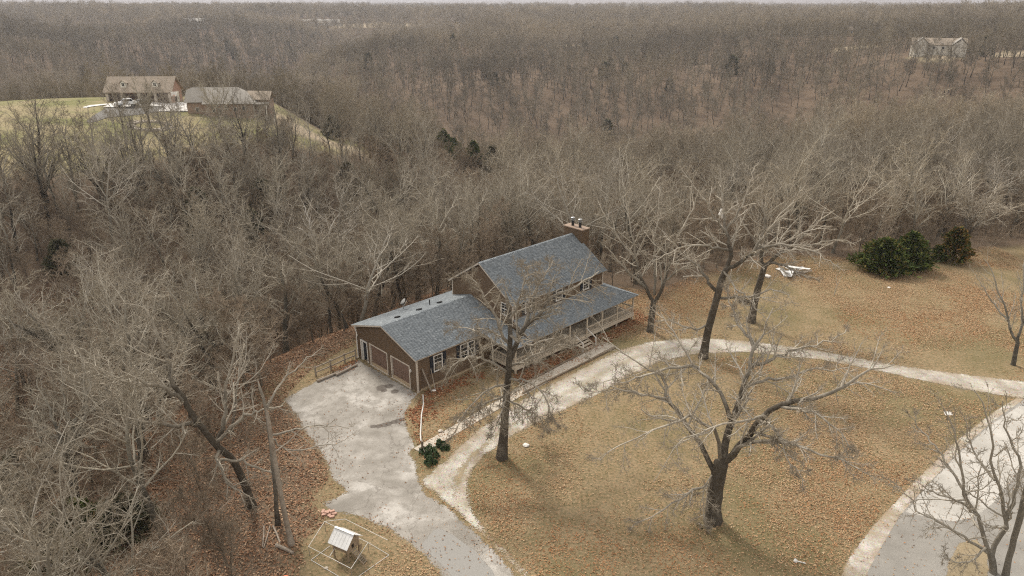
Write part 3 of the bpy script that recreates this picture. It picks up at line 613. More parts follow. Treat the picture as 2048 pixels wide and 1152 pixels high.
MB().tube([(-.1, 9.0, 2.35), (-.06, 9.12, 2.55), (-.1, 9.35, 3.2)], .05, 8).build('downspout', WHITE, house)
# windows
window((0, 0), (1, 0), (0, -1), 1.74, 2.72, 1.36, 2.92, house)
window((0, 0), (1, 0), (0, -1), 4.74, 5.64, 1.36, 2.92, house, shut=False, cols=2); window((0, 0), (1, 0), (0, -1), 5.62, 6.46, 1.36, 2.922, house, shut=False, cols=2)
for a in (4.30, 6.52):
    rectbox(MB(), frame_at((0, 0), (1, 0), (0, -1), 0, 0, 0, 0), a, a + .36, .037, .07, 1.33, 2.94).build('shutter', NAVY, house)
window((GL, 0), (0, 1), (-1, 0), -.58, .32, 4.2, 5.42, house, shut=False, cols=2)
for a in (1.5, 5.7, 9.68): window((GL, MF), (1, 0), (0, -1), a, a + .94, 4.2, 5.4, house)
window((GL, MF), (1, 0), (0, -1), 1.3, 2.7, .95, 2.5, house); window((GL, MF), (1, 0), (0, -1), 8.7, 10.3, .95, 2.5, house)
fP = frame_at((GL, MF), (1, 0), (0, -1), 0, 0, 0, 0)
mb = MB(); rectbox(mb, fP, 5.3, 5.4, -.1, .06, .75, 2.85); rectbox(mb, fP, 6.3, 6.4, -.1, .06, .75, 2.85); rectbox(mb, fP, 5.4, 6.3, -.1, .06, 2.75, 2.85); mb.build('door_frame', WHITE, house)
rectbox(MB(), fP, 5.4, 6.3, -.08, .0, .75, 2.75).build('front_door', NAVY, house)
# porch: deck, posts, railing, steps
DZ = .74; DX0, DX1, DY0 = 8.2, 25.5, -3.5
dk = MB()
nb = 25
for i in range(nb):
    y0 = DY0 + i * (MF - DY0) / nb; dk.box(DX0, DX1, y0 + .004, y0 + (MF - DY0) / nb - .004, DZ - .04, DZ)
for i in range(28):
    x0 = ML + .02 + i * (DX1 - ML - .02) / 28; dk.box(x0 + .004, x0 + (DX1 - ML - .02) / 28 - .004, MF, MB_, DZ - .04, DZ)
dk.box(DX0, GL - .1, MF, -.1, DZ - .04, DZ)
o = dk.build('deck_boards', DECK, house); o['kind'] = 'stuff'
mb = MB(); mb.box(DX0 - .04, 16.05, DY0 - .05, DY0, .42, DZ - .002); mb.box(17.75, DX1 + .04, DY0 - .05, DY0, .42, DZ - .002); mb.box(16.05, 17.75, DY0 - .04, DY0, .42, DZ - .003); mb.box(DX1, DX1 + .05, DY0, MB_, .42, DZ - .002); mb.box(DX0 - .05, DX0, DY0, -.1, .42, DZ - .002)
mb.build('rim_joist', DECK, house)
PX = [8.28, 10.72, 13.12, 15.5, 18.02, 20.36, 22.75, 25.4]
for x in PX: MB().box(x - .065, x + .065, DY0 + .02, DY0 + .15, -.1, 2.86).build('porch_post', DECK, house)
for y in (-.9, 1.9, 4.6, 7.2): MB().box(DX1 - .15, DX1 - .02, y - .065, y + .065, -.1, 2.86).build('porch_post', DECK, house)
MB().box(DX0, DX1, DY0 + .03, DY0 + .13, 2.62, 2.80).build('porch_beam', DECK, house)
MB().box(DX1 - .14, DX1 - .03, DY0 + .14, MB_, 2.62, 2.80).build('porch_beam', DECK, house)
bal = None
def railing(p, q):
    global bal
    p = np.asarray(p, float); q = np.asarray(q, float); L = np.linalg.norm(q - p); d = (q - p) / L
    mb = MB(); mb.bar(p + (0, 0, .74), q + (0, 0, .74), .10, .045); mb.bar(p + (0, 0, .66), q + (0, 0, .66), .04, .07); mb.bar(p + (0, 0, .1), q + (0, 0, .1), .04, .07)
    rl = mb.build('railing', DECK, house); n = int(L / .18)
    if bal is None:
        b_ = MB().box(-.018, .018, -.018, .018, .1, .68); bal = b_.build('baluster', DECK, rl); bal.location = tuple(p + d * L * .5 / n); st = 1
    else: st = 0
    for i in range(st, n):
        c = bal.copy(); C.objects.link(c); c.parent = rl; c.location = tuple(p + d * L * (i + .5) / n)
yy = DY0 + .085
for a, b in zip(PX[:-1], PX[1:]):
    if a == 15.5: continue
    railing((a + .07, yy, DZ), (b - .07, yy, DZ))
railing((DX0 + .08, yy + .1, DZ), (DX0 + .08, -.12, DZ))
for a, b in zip((-3.3, -.83, 1.97, 4.67), (-.97, 1.83, 4.53, 7.13)): railing((DX1 - .085, a, DZ), (DX1 - .085, b, DZ))
st = MB()
for k in range(4): MB().box(16.1, 17.7, DY0 - .32 - k * .3, DY0 - .04 - k * .3, DZ - .22 - k * .17, DZ - .17 - k * .17).build('step', DECK, house)
for x in (16.05, 17.72): MB().prism([(x, DY0 - .05, .7), (x, DY0 - .05, .42), (x, DY0 - 1.25, -.02), (x, DY0 - 1.3, .16)], (.05, 0, 0)).build('stringer', DECK, house)
for x in (15.95, 17.85):
    mb = MB(); mb.bar((x, DY0 - .05, DZ + .72), (x, DY0 - 1.25, .85), .10, .05, (1, 0, 0)); mb.box(x - .05, x + .05, DY0 - 1.3, DY0 - 1.2, 0, .86); mb.build('handrail', WHITE, house)
# ------------------------------------------------------------------ path, edging, small yard things
pthA = hw(16.9, -5.6); P_ = [gp(838, 897), gp(925, 847)]
walk = empty('path'); tag(walk, 'concrete path of slabs from the driveway to the porch steps', kind='structure')
a0 = np.array(gp(836, 903)); a1 = np.array(gp(1034, 788)); d_ = (a1 - a0); Lw = np.linalg.norm(d_); d_ /= Lw; nrm = np.array([-d_[1], d_[0], 0])
a2 = hw(18.2, -5.5)
def slabs(p, q, wd, n):
    p = np.asarray(p, float); q = np.asarray(q, float); L = np.linalg.norm(q - p); dd = (q - p) / L; nn = np.array([-dd[1], dd[0], 0])
    for i in range(n):
        s0 = L * i / n + .012; s1 = L * (i + 1) / n - .012; h = .05 + random.uniform(-.008, .008)
        c = [p + dd * s0 - nn * wd / 2, p + dd * s1 - nn * wd / 2, p + dd * s1 + nn * wd / 2, p + dd * s0 + nn * wd / 2]
        MB().prism([k + (0, 0, -.1) for k in c], (0, 0, .1 + h)).build('slab', SLAB, walk, bevel=.012)
slabs(a0, a1, 1.0, 9); slabs(a1 + d_ * .02, a2, 1.15, 8)
slabs(hw(18.0, -6.15), hw(18.0, -4.9), 2.2, 2)
for (p, q) in ((gp(1048, 768), hw(15.9, -5.0)), (gp(1045, 788), hw(19.0, -6.4)), (gp(1034, 762), gp(1048, 770))):
    p = np.array(p); q = np.array(q); n = max(1, int(np.linalg.norm(q - p) / 2.4))
    tag(e := empty('timber_edging', tuple(p)), {0: 'dark timber edging between the russet bed and the path', 1: 'long timber edging on the drive side of the path', 2: 'short timber end piece of the russet bed by the front tree'}[[0, 1, 2][len([o for o in C.objects if o.name.startswith('timber_edging')]) - 1]], 'edging')
    for i in range(n):
        MB().bar((q - p) * i / n + (0, 0, .07), (q - p) * ((i + .98) / n) + (0, 0, .07), .14, .16).build('timber', TIMBER, e, bevel=.01)
pts = [gp(846, 790, .05), gp(847, 808, .05), gp(843, 830, .05), gp(842, 850, .05), gp(841, 868, .05), gp(842, 882, .05)]
tag(MB().tube(pts, .055, 8).build('drain_pipe', PVC), 'white drain pipe lying across the leaves from the garage corner', 'pipe')
g = gp(845, 905); tag(MB().bar(g, g + (.02, 0, 1.0), .15).build('wooden_post', TIMBER, bevel=.015), 'short dark wooden post at the driveway end of the path', 'post')
b0 = hw(.9, -.75); b1 = hw(.45, -.12, 2.2); tag(MB().bar(b0, b1, .18, .05).build('leaning_plank', DEADWOOD), 'grey plank leaning on the brown wall beside the garage corner', 'plank')
b0 = hw(1.25, -.8); tag(MB().bar(b0, hw(1.35, -.12, 1.9), .06, .05).build('leaning_pole', DEADWOOD), 'thin pole leaning on the brown wall under the shuttered window', 'pole')
# rail fence behind the driveway
fc = empty('rail_fence', tuple(gp(632, 752))); tag(fc, 'low weathered rail fence along the back of the parking pad', 'fence')
fp = [gp(x, y) - gp(632, 752) for x, y in ((632, 752), (662, 739), (690, 726), (712, 717))]
for p in fp: MB().bar(p + (0, 0, -.3), p + (0, 0, 1.0), .12).build('post', DEADWOOD, fc)
for a, b in zip(fp[:-1], fp[1:]):
    for z in (.35, .85): MB().bar(a + (0, 0, z), b + (0, 0, z), .06, .11).build('rail', DEADWOOD, fc)
for i, (a, b) in enumerate((((634, 762), (676, 745)), ((672, 750), (714, 729)))):
    tag(MB().tube([gp(*a, .12), gp(*b, .12)], [.13, .10], 8).build('border_log', DEADWOOD), ['left pale log edging the back of the parking pad', 'right pale log edging the back of the parking pad by the blue door'][i], 'log')
# chicken coop with run
cw = gp(694, 1108); cang = R(-28)
coop = empty('chicken_coop', tuple(cw), cang); coop.scale = (.88, .88, .88); tag(coop, 'small wooden chicken coop on legs with white roof and ramp', 'coop')
hx, hy, z0, z1 = .62, .55, .75, 1.45
for x in (-hx, hx):
    for y in (-hy, hy): MB().box(x - .045, x + .045, y - .045, y + .045, -.1, z1).build('leg', COOPW, coop)
MB().box(-hx, hx, -hy, hy, z0, z0 + .05).build('floor', COOPW, coop)
wl = MB().box(-hx + .01, -hx + .03, -hy, hy, z0, z1).build('wall', COOPW, coop)
def boards(axis, c, lo, hi, zt, n, hole=None):
    for i in range(n):
        a = lo + (hi - lo) * i / n + .004; b = lo + (hi - lo) * (i + 1) / n - .004; m_ = (a + b) / 2; mb = MB(); e = random.uniform(0, .012)
        segs = [(z0 - .02, zt(m_))]
        if hole and hole[0] < m_ < hole[1]: segs = [(z0 - .02, hole[2]), (hole[3], zt(m_))]
        for (q0, q1) in segs:
            if axis == 'x': mb.box(c - .012 - e, c + .012 + e, a, b, q0, q1)
            else: mb.box(a, b, c - .012 - e, c + .012 + e, q0, q1)
        mb.build('board', COOPW, wl)
gab = lambda y: z1 + .5 * (1 - abs(y) / hy) - .03
boards('x', hx + .03, -hy, hy, gab, 9, (-.14, .12, .85, 1.2)); boards('x', -hx - .03, -hy, hy, gab, 9)
boards('y', -hy - .03, -hx, hx, lambda x: z1, 10); boards('y', hy + .03, -hx, hx, lambda x: z1, 10)
for s in (-1, 1):
    o = MB().prism([(-hx - .2, s * .0, z1 + .52), (hx + .2, s * .0, z1 + .52), (hx + .2, s * (hy + .28), z1 - .2), (-hx - .2, s * (hy + .28), z1 - .2)], (0, s * .0, .035)).build('roof_sheet', TINW, coop)
    rb = MB()
    for k in range(7): x = -hx - .2 + k * (2 * hx + .4) / 6; rb.bar((x, s * .02, z1 + .55), (x, s * (hy + .27), z1 - .155), .03, .02)
    rb.build('roof_rib', TINW, o)
MB().bar((-hx - .2, 0, z1 + .57), (hx + .2, 0, z1 + .57), .16, .02).build('ridge_strip', METAL, coop)
rp = MB()
for y in (-.26, .10): rp.bar((hx + .05, y, z0 - .02), (hx + 1.05, y, .04), .05, .04)
rmp = rp.build('ramp', COOPW, coop)
for k in range(8): t_ = (k + .5) / 8; MB().bar((hx + .05 + t_ * 1.0, -.28, z0 + .01 - t_ * .75), (hx + .05 + t_ * 1.0, .12, z0 + .01 - t_ * .75), .06, .03).build('rung', DEADWOOD, rmp)
dr_ = MB().box(hx + .06, hx + .085, .42, .68, .36, .86).build('hatch_door', COOPW, coop); dr_.rotation_euler = (0, R(8), 0)
run = empty('pipe_run', tuple(gp(690, 1110))); tag(run, 'white plastic pipe frame of the chicken run around the coop', 'run')
org = gp(690, 1110); H_ = .75
def rp_(px, py, z): return gp(px, py, z) - org
topc = [(649, 1043), (617, 1093), (702, 1137), (736, 1085)]
botc = [(690, 1039), (778, 1110), (690, 1160), (622, 1120)]
top = [rp_(x, y, H_) for x, y in topc]; bot = [rp_(x, y, .03) for x, y in botc]
bars = [(top[0], top[1]), (top[1], top[2]), (top[2], top[3]), (top[3], top[0]), (rp_(690, 1038, .75), rp_(775, 1080, .75)), (rp_(736, 1085, .5), rp_(778, 1110, .03)), (rp_(778, 1110, .03), rp_(718, 1152, .03)), (rp_(718, 1152, .03), rp_(690, 1168, .03)), (rp_(622, 1120, .03), rp_(690, 1160, .03)), (rp_(622, 1120, .03), rp_(660, 1092, .03)), (rp_(659, 1113, H_), rp_(670, 1096, H_)), (rp_(649, 1043, H_), rp_(690, 1038, H_))]
for a, b in bars: MB().tube([a, b], .016, 6).build('pipe', PVC, run)
for p in top: MB().tube([p, np.array([p[0], p[1], 0])], .016, 6).build('upright', METAL, run)
g = gp(657, 1028); bp = []
for i, (x, y, z, a) in enumerate([(-.25, -.1, .05, .3), (.1, -.15, .05, 1.2), (.38, 0, .05, .1), (-.05, .2, .05, .8), (-.1, .02, .13, -.3), (.22, .12, .13, .6), (.3, -.3, .05, .2), (-.4, .2, .05, 1.4)]):
    o = MB().box(-.16, .16, -.09, .09, -.05, .05).build('brick', BRICKP, bevel=.01); o.location = (g[0] + x, g[1] + y, z); o.rotation_euler = (random.uniform(-.1, .1), random.uniform(-.1, .1), a)
    tag(o, 'loose pale red brick in the small heap beside the coop', 'brick', 'loose bricks in the heap by the coop')
g = gp(572, 1161); bk = MB(); bk.tube([g, g + (0, 0, .24), g + (0, 0, .27)], [.12, .15, .15], 16); tag(bk.build('bucket', ORANGE), 'orange bucket on the leaves at the bottom edge', 'bucket')
for i, (a, b, r_, lb) in enumerate([((528, 1052), (525, 1094), .05, 'thin pale stick lying furthest left on the leaves'), ((540, 1052), (527, 1096), .04, 'thin dark stick lying beside the pale stick on the leaves'), ((546, 1052), (560, 1086), .06, 'grey stick lying just right of the crossed thin sticks'), ((552, 1090), (586, 1106), .12, 'short thick log on the leaves left of the coop')]):
    tag(MB().tube([gp(*a, r_), (gp(*a, r_) + gp(*b, r_)) / 2 + (.03, 0, .02), gp(*b, r_)], [r_, r_ * .95, r_ * .8], 7).build('stick' if r_ < .1 else 'log', DEADWOOD), lb, 'stick' if r_ < .1 else 'log')
# mailbox-like white bin, scrap heap, small white bits
g = gp(1893, 840); mbx = empty('white_sign', tuple(g)); tag(mbx, 'small white panel on a stake in the lawn near the road', 'sign')
MB().bar((0, 0, -.1), (0, 0, .55), .06).build('stake', TIMBER, mbx); MB().prism([(-.33, -.18, .55), (.33, -.1, .5), (.3, .2, .62), (-.3, .14, .68)], (0, 0, .03)).build('panel', WHITE, mbx)
g = gp(1590, 548); sc_ = empty('scrap_heap', tuple(g)); tag(sc_, 'heap of white roofing sheets at the far edge of the lawn', 'scrap heap')
for i in range(9):
    a = random.uniform(0, 3); o = MB().box(-1.0, 1.0, -.3, .3, 0, .03).build('sheet', TINW, sc_); o.location = (random.uniform(-1.6, 1.4), random.uniform(-1, 1), .15 + i * .1); o.rotation_euler = (random.uniform(-.22, .22), random.uniform(-.25, .25), a)
for i in range(4): MB().bar((random.uniform(-2, 0), -.8 + i * .4, .1), (random.uniform(.5, 2.6), -.5 + i * .3, .35), .1).build('timber', DEADWOOD, sc_)
for (x, y, nm, lb, sz) in [(1534, 552, 'white_bag', 'white scrap left of the roofing heap by the trees', .45), (1052, 890, 'paper_scrap', 'scrap of white paper on the grass right of the front tree', .25), (1778, 575, 'paper_scrap', 'tiny white litter on the far lawn before the cedar', .18), (881, 862, 'stone', 'pale stone on the grass beside the path slabs', .22), (918, 842, 'stone', 'pale stone on the edge of the path further from the post', .2), (652, 1136, 'stone', 'grey stone lying under the pipe run', .12), (868, 781, 'paper_scrap', 'pink white scrap on the leaves near the garage corner', .2)]:
    bm = bmesh.new(); bmesh.ops.create_icosphere(bm, subdivisions=2, radius=sz)
    for v in bm.verts: v.co *= random.uniform(.75, 1.15); v.co.z *= .45
    me = bpy.data.meshes.new(nm); bm.to_mesh(me); bm.free(); o = link(nm, me, WHITE if nm != 'stone' else STONE); o.location = tuple(gp(x, y, sz * .3)); tag(o, lb, 'stone' if nm == 'stone' else 'litter')
sp = MB(); p = gp(1593, 1122, .05); q = gp(1612, 1127, .05); sp.tube([p, q], .035, 6); sp.tube([p - (.18, .02, 0), p - (.05, 0, 0), p + (.06, 0, 0)], [.05, .16, .06], 8)
tag(sp.build('plastic_paddle', PVC), 'white plastic paddle lying on the leaves in the lawn', 'paddle')
# shrubs by the post
def leafball(cx, cy, cz, rx, rz, n, ls, seed):
    r_ = np.random.default_rng(seed); d = r_.normal(size=(n, 3)); d /= np.linalg.norm(d, axis=1)[:, None]; d[:, 2] = np.abs(d[:, 2])
    rad = r_.uniform(.55, 1, n) ** .5; p = d * rad[:, None] * np.array([rx, rx, rz]) * (1 + .25 * np.sin(d[:, :1] * 5 + seed)) + np.array([cx, cy, cz])
    return leaves_at(p, ls, r_, d)
def leaves_at(p, ls, r_, nrm=None, flat=0.0, curl=.25):
    n = len(p); a = r_.normal(size=(n, 3)); 
    if flat: a[:, 2] *= (1 - flat)
    a /= np.linalg.norm(a, axis=1)[:, None]; b = r_.normal(size=(n, 3))
    if flat: b[:, 2] *= (1 - flat)
    b -= a * (a * b).sum(1)[:, None]; b /= np.linalg.norm(b, axis=1)[:, None]
    s = (ls * r_.uniform(.6, 1.4, n))[:, None]; c = np.cross(a, b) * s * curl
    V = np.stack([p - a * s, p - b * s * .55 + c, p + a * s, p + b * s * .55 + c], 1).reshape(-1, 3)
    return V, np.arange(n * 4).reshape(-1, 4)
for i, (x, y, r_, lb) in enumerate([(855, 905, .55, 'dark green shrub nearest the wooden post'), (866, 913, .6, 'dark green shrub behind the post, widest of the row'), (860, 926, .5, 'dark green shrub furthest down toward the gravel'), (880, 890, .4, 'small green shrub along the path edge past the post'), (889, 897, .35, 'smallest green shrub furthest along the path')]):
    g = gp(x, y); V, Q = leafball(0, 0, 0, r_, r_ * 1.0, 420, .08, i); o = empty('shrub', tuple(g)); tag(o, lb, 'shrub', 'low shrubs by the path post')
    link('foliage', np_mesh('foliage', V, Q), SHRUBM, o); MB().tube([(0, 0, -.05), (0, 0, r_ * .6)], .04, 6).build('stem', TIMBER, o)

# ------------------------------------------------------------------ tree building (all branches of one order grown together)
def unit(a): return a / (np.linalg.norm(a, axis=-1, keepdims=True) + 1e-9)
def grow(start, d, length, r0, K, wig, up, rg, taper=.4):
    N = len(start); P = np.zeros((N, K + 1, 3)); P[:, 0] = start; d = unit(d); seg = (np.asarray(length) / K)[:, None]
    for k in range(K):
        d = unit(d + rg.normal(size=(N, 3)) * wig + np.array([0, 0, up])); P[:, k + 1] = P[:, k] + d * seg
    return P, np.asarray(r0)[:, None] * (1 - (1 - taper) * np.linspace(0, 1, K + 1))
def spawn(P, rad, n, t0, t1, a0, a1, lr, rr, rg, Lmin=.15, shrink=.55):
    N, K1, _ = P.shape; K = K1 - 1
    plen = np.linalg.norm(np.diff(P, axis=1), axis=2).sum(1)
    t = t0 + (t1 - t0) * (np.arange(n)[None] + rg.random((N, n))) / n; t = np.minimum(t, .999)
    i = (t * K).astype(int); f = (t * K - i)[..., None]; b = np.arange(N)[:, None]
    pos = P[b, i] * (1 - f) + P[b, i + 1] * f; d = unit(P[b, i + 1] - P[b, i]); r = rad[b, i] * (1 - f[..., 0]) + rad[b, i + 1] * f[..., 0]
    ref = np.where(np.abs(d[..., 2:3]) < .9, np.array([0, 0, 1.]), np.array([1., 0, 0])); u = unit(np.cross(d, ref)); v = np.cross(d, u)
    ph = (np.arange(n)[None] * 2.4 + rg.random((N, 1)) * 6.28 + rg.normal(size=(N, n)) * .5)[..., None]
    an = (a0 + (a1 - a0) * rg.random((N, n)))[..., None]
    nd = np.cos(an) * d + np.sin(an) * (np.cos(ph) * u + np.sin(ph) * v)
    L = np.maximum(plen[:, None] * lr * (1 - shrink * t) * rg.uniform(.65, 1.3, (N, n)), Lmin)
    return pos.reshape(-1, 3), nd.reshape(-1, 3), L.ravel(), (r * rr).ravel()
def tubes(P, rad, S):
    N, K1, _ = P.shape; T = np.empty_like(P); T[:, 1:-1] = P[:, 2:] - P[:, :-2]; T[:, 0] = P[:, 1] - P[:, 0]; T[:, -1] = P[:, -1] - P[:, -2]; T = unit(T)
    m = unit(P[:, -1] - P[:, 0]); ref = np.where(np.abs(m[:, 2:3]) < .8, np.array([0, 0, 1.]), np.array([1., 0, 0]))[:, None]
    a = unit(np.cross(T, np.broadcast_to(ref, T.shape))); b = np.cross(T, a); th = np.arange(S) * 2 * math.pi / S
    V = P[:, :, None] + rad[:, :, None, None] * (a[:, :, None] * np.cos(th)[None, None, :, None] + b[:, :, None] * np.sin(th)[None, None, :, None])
    base = (np.arange(N)[:, None, None] * K1 + np.arange(K1 - 1)[None, :, None]) * S; j = np.arange(S)[None, None]; j2 = (j + 1) % S
    Q = np.stack([base + j, base + j2, base + S + j2, base + S + j], -1).reshape(-1, 4)
    return V.reshape(-1, 3), Q, np.repeat(rad.ravel(), S)
def merge(parts, name):
    V = []; Q = []; A = []; n = 0
    for v, q, a in parts: V.append(v); Q.append(q + n); A.append(a); n += len(v)
    return np_mesh(name, np.concatenate(V), np.concatenate(Q), smooth=True, attrs={'rad': np.concatenate(A)})
def catmull(pts, rad, m):
    p = np.array(pts, float); n = len(p); e = np.vstack([2 * p[0] - p[1], p, 2 * p[-1] - p[-2]]); s = np.linspace(0, n - 1 - 1e-6, m + 1); i = s.astype(int); t = (s - i)[:, None]
    a, b, c, d = e[i], e[i + 1], e[i + 2], e[i + 3]
    q = .5 * (2 * b + (c - a) * t + (2 * a - 5 * b + 4 * c - d) * t ** 2 + (3 * b - a - 3 * c + d) * t ** 3)
    return q, np.interp(s, np.arange(n), rad)
def twigs(P, rad, rg, spec, wigs=.12):
    """spec rows: n, t0, t1, angle0, angle1, length ratio, radius ratio, min radius, segments, sides, upward pull"""
    out = []
    for (n, t0, t1, a0, a1, lr, rr, rmin, K, S_, up) in spec:
        s, d, L, r = spawn(P, rad, n, t0, t1, R(a0), R(a1), lr, rr, rg); r = np.maximum(r, rmin)
        P, rad = grow(s, d, L, r, K, wigs, up, rg, .45); out.append((P, rad, S_))
    return out
def wood_tree(seed, h, r0, n1, near=True, spread=1.0, low=.32, fork=0):
    rg = np.random.default_rng(seed)
    st = np.array([[0, 0, -.4]]); stems = [(st, np.array([[rg.normal() * .06, rg.normal() * .06, 1.]]))]
    P, rad = grow(st, stems[0][1], np.array([h * .86]), np.array([r0]), 10, .07, .06, rg, .18)
    rad[:, 0] *= 1.35
    tr = [(P, rad, 8 if near else 5)]
    s, d, L, r = spawn(P, rad, n1, low, 1.0, R(24), R(58), .52 * spread, .58, rg, shrink=.5)
    P1, r1 = grow(s, d, L, r, 6, .13, .10, rg, .3); tr.append((P1, r1, 5 if near else 4))
    if near: spec = [(6, .2, 1, 25, 60, .48, .6, .022, 4, 4, .05), (7, .15, 1, 25, 65, .5, .6, .0125, 3, 3, .04), (4, .1, 1, 25, 70, .55, .7, .008, 2, 3, .03)]
    else: spec = [(6, .2, 1, 25, 60, .5, .6, .04, 3, 3, .05), (8, .1, 1, 25, 70, .6, .6, .026, 2, 3, .04), (3, .3, 1, 30, 70, .6, .8, .019, 1, 3, .04)]
    cr = twigs(P1, r1, rg, spec)
    return merge([tubes(*t) for t in tr], 'trunk'), merge([tubes(*t) for t in cr], 'crown')
NEARV = [wood_tree(11, 14.5, .20, 15), wood_tree(12, 16, .23, 17), wood_tree(13, 12.5, .16, 14, low=.25), wood_tree(14, 15, .2, 13, spread=1.25), wood_tree(15, 13, .18, 16, spread=1.1, low=.22), wood_tree(16, 11, .13, 13, low=.3, spread=.9), wood_tree(17, 16.5, .26, 14, spread=1.35, low=.28)]
FARV = [wood_tree(31 + i, 13 + i * .7, .2, 12 + i % 3, near=False, spread=1 + .12 * (i % 3)) for i in range(5)]
HILLV = [wood_tree(51 + i, 12.5 + i * 1.1, .2, 11 + i % 3, near=False, low=.32, spread=.95 + .15 * (i % 2)) for i in range(4)]
for i_, (t_, c_) in enumerate(NEARV):
    for m_ in (t_, c_): m_.materials.append(BARK_DARKW if i_ in (1, 5) else BARK_GREY if i_ == 3 else BARK_WOOD)
for t_, c_ in HILLV: t_.materials.append(BARK_HILLSHADE); c_.materials.append(BARK_HILLSHADE)
for t_, c_ in FARV: t_.materials.append(BARK_FAR); c_.materials.append(BARK_FAR)
ALLV = NEARV + FARV + HILLV

# ---- where the woodland trees stand
def jgrid(r0, r1, sp, azm, seed, jit=.85):
    rg = np.random.default_rng(seed); X = np.arange(-r1, r1, sp); Y = np.arange(0, r1, sp); X, Y = np.meshgrid(X, Y)
    X = X + (rg.random(X.shape) - .5) * sp * jit; Y = Y + (rg.random(X.shape) - .5) * sp * jit
    rr = np.hypot(X, Y); az = np.degrees(np.arctan2(X, np.maximum(Y, 1e-3))); k = (rr >= r0) & (rr < r1) & (np.abs(az) < azm)
    return X[k], Y[k]
xs, ys = [], []
for (a, b, sp, azm) in ((26, 300, 4.9, 52), (300, 720, 6.2, 43), (720, 1500, 10.5, 42), (1500, 3600, 21, 41)):
    X, Y = jgrid(a, b, sp, azm, int(a)); xs.append(X); ys.append(Y)
TX, TY = np.concatenate(xs), np.concatenate(ys); RT = np.hypot(TX, TY)
yd = -sdist(TX, TY, YARD); md = sdist(TX, TY, MEADOW); rg = np.random.default_rng(5); u_ = rg.random(len(TX))
keep = yd > 1.6 + 1.5 * rg.random(len(TX))
keep &= ~((md > 2) & (u_ > np.where(RT > 124, .02, .12)))
keep &= ~(mask_field(TX, TY) > .35)
keep &= ~((RT < 85) & (TX < -10) & (u_ > .66))
def is_hill(x, y):
    r_ = np.hypot(x, y); a = np.degrees(np.arctan2(x, y)) + (vnoise(x, y, 60, 70) - .5) * 6; r_ = r_ + (vnoise(x, y, 50, 71) - .5) * 60
    return ((a > -13) & (r_ > 318) & (r_ < 590)) | ((a <= -13) & (r_ > 600) & (r_ < 960)) | ((a < -12) & (r_ > 228) & (r_ < 330))
keep &= ~((RT > 300) & (RT < 720) & (u_ * 97 % 1 < np.where(is_hill(TX, TY), .22, .15)))
AZT = np.degrees(np.arctan2(TX, TY)); keep &= ~((AZT > -4) & (RT > 312) & (RT < 330 + 95 * vnoise(TX, TY, 40, 72)) & (u_ * 53 % 1 < .5))
keep &= (vnoise(TX, TY, 17, 77) > .22) | (RT > 400)
keep &= (vnoise(TX, TY, 45, 78) > .12) | (RT > 240)
for (cpx, cpy, crr) in ((905, 240, 225), (886, 255, 215), (947, 284, 190)):       # the cedars that stand free of the grey wood
    ca = math.atan2(*at(cpx, cpy, crr)[:2]); al = TX * math.sin(ca) + TY * math.cos(ca); ac = TX * math.cos(ca) - TY * math.sin(ca)
    keep &= ~((np.abs(ac) < 4.2) & (al > crr - 70) & (al < crr + 4))
# the house on the rise, its garage, drive and tree ring stay clear
NB = np.array([tuple(gp(x, y, 5.5)[:2]) for x, y in ((120, 275), (190, 196), (218, 186), (545, 176), (580, 262), (380, 290))])
keep &= sdist(TX, TY, NB) < 1
hx_, hy_ = [(np.array([TX - HO[0], TY - HO[1]]).T @ a[:2]) for a in (HU, HV)]
keep &= ~((hx_ > -3) & (hx_ < 30) & (hy_ > -6) & (hy_ < 13))
TX, TY, RT, u_ = TX[keep], TY[keep], RT[keep], u_[keep]; TZ = tz(TX, TY)
def frame_px(x, y, z):
    dz = z - CAMH; f = y * math.cos(TH) - dz * math.sin(TH); u = y * math.sin(TH) + dz * math.cos(TH)
    return 1024 + FPX * x / np.maximum(f, .1), 576 - FPX * u / np.maximum(f, .1)
fx, fy = frame_px(TX, TY, TZ + 7)
vis = (fx > -60) & (fx < 2108) & (fy > -50) & (fy < 1250)
order = np.argsort(RT + np.where(vis, 0, 1e6))[:300]; NEARSET = set(order.tolist())
def region(x, y, rr):
    hx = (np.array([x, y]) - HO[:2]) @ HU[:2]; hy = (np.array([x, y]) - HO[:2]) @ HV[:2]
    if sdist(np.array([x]), np.array([y]), MEADOW)[0] > -3: return 'in the grass below the tan house on the rise'
    if x < -12 and y < 62 and hx < 2: return 'beside the coop in the near left wood' if rr < 52 else 'in the left wood level with the parking pad'
    if hx < 40 and x < 22:
        if rr > 104: return 'far down the slope behind the house'
        if hx < 3: return 'in the wood beyond the rail fence'
        return 'close behind the garage wing' if hx < 14 else 'close behind the two storey block'
    if x > 62: return 'at the right edge behind the cedars'
    return 'behind the scrap heap and wide cedar bush' if x > 30 else 'beyond the chimney end of the house'
first = {}
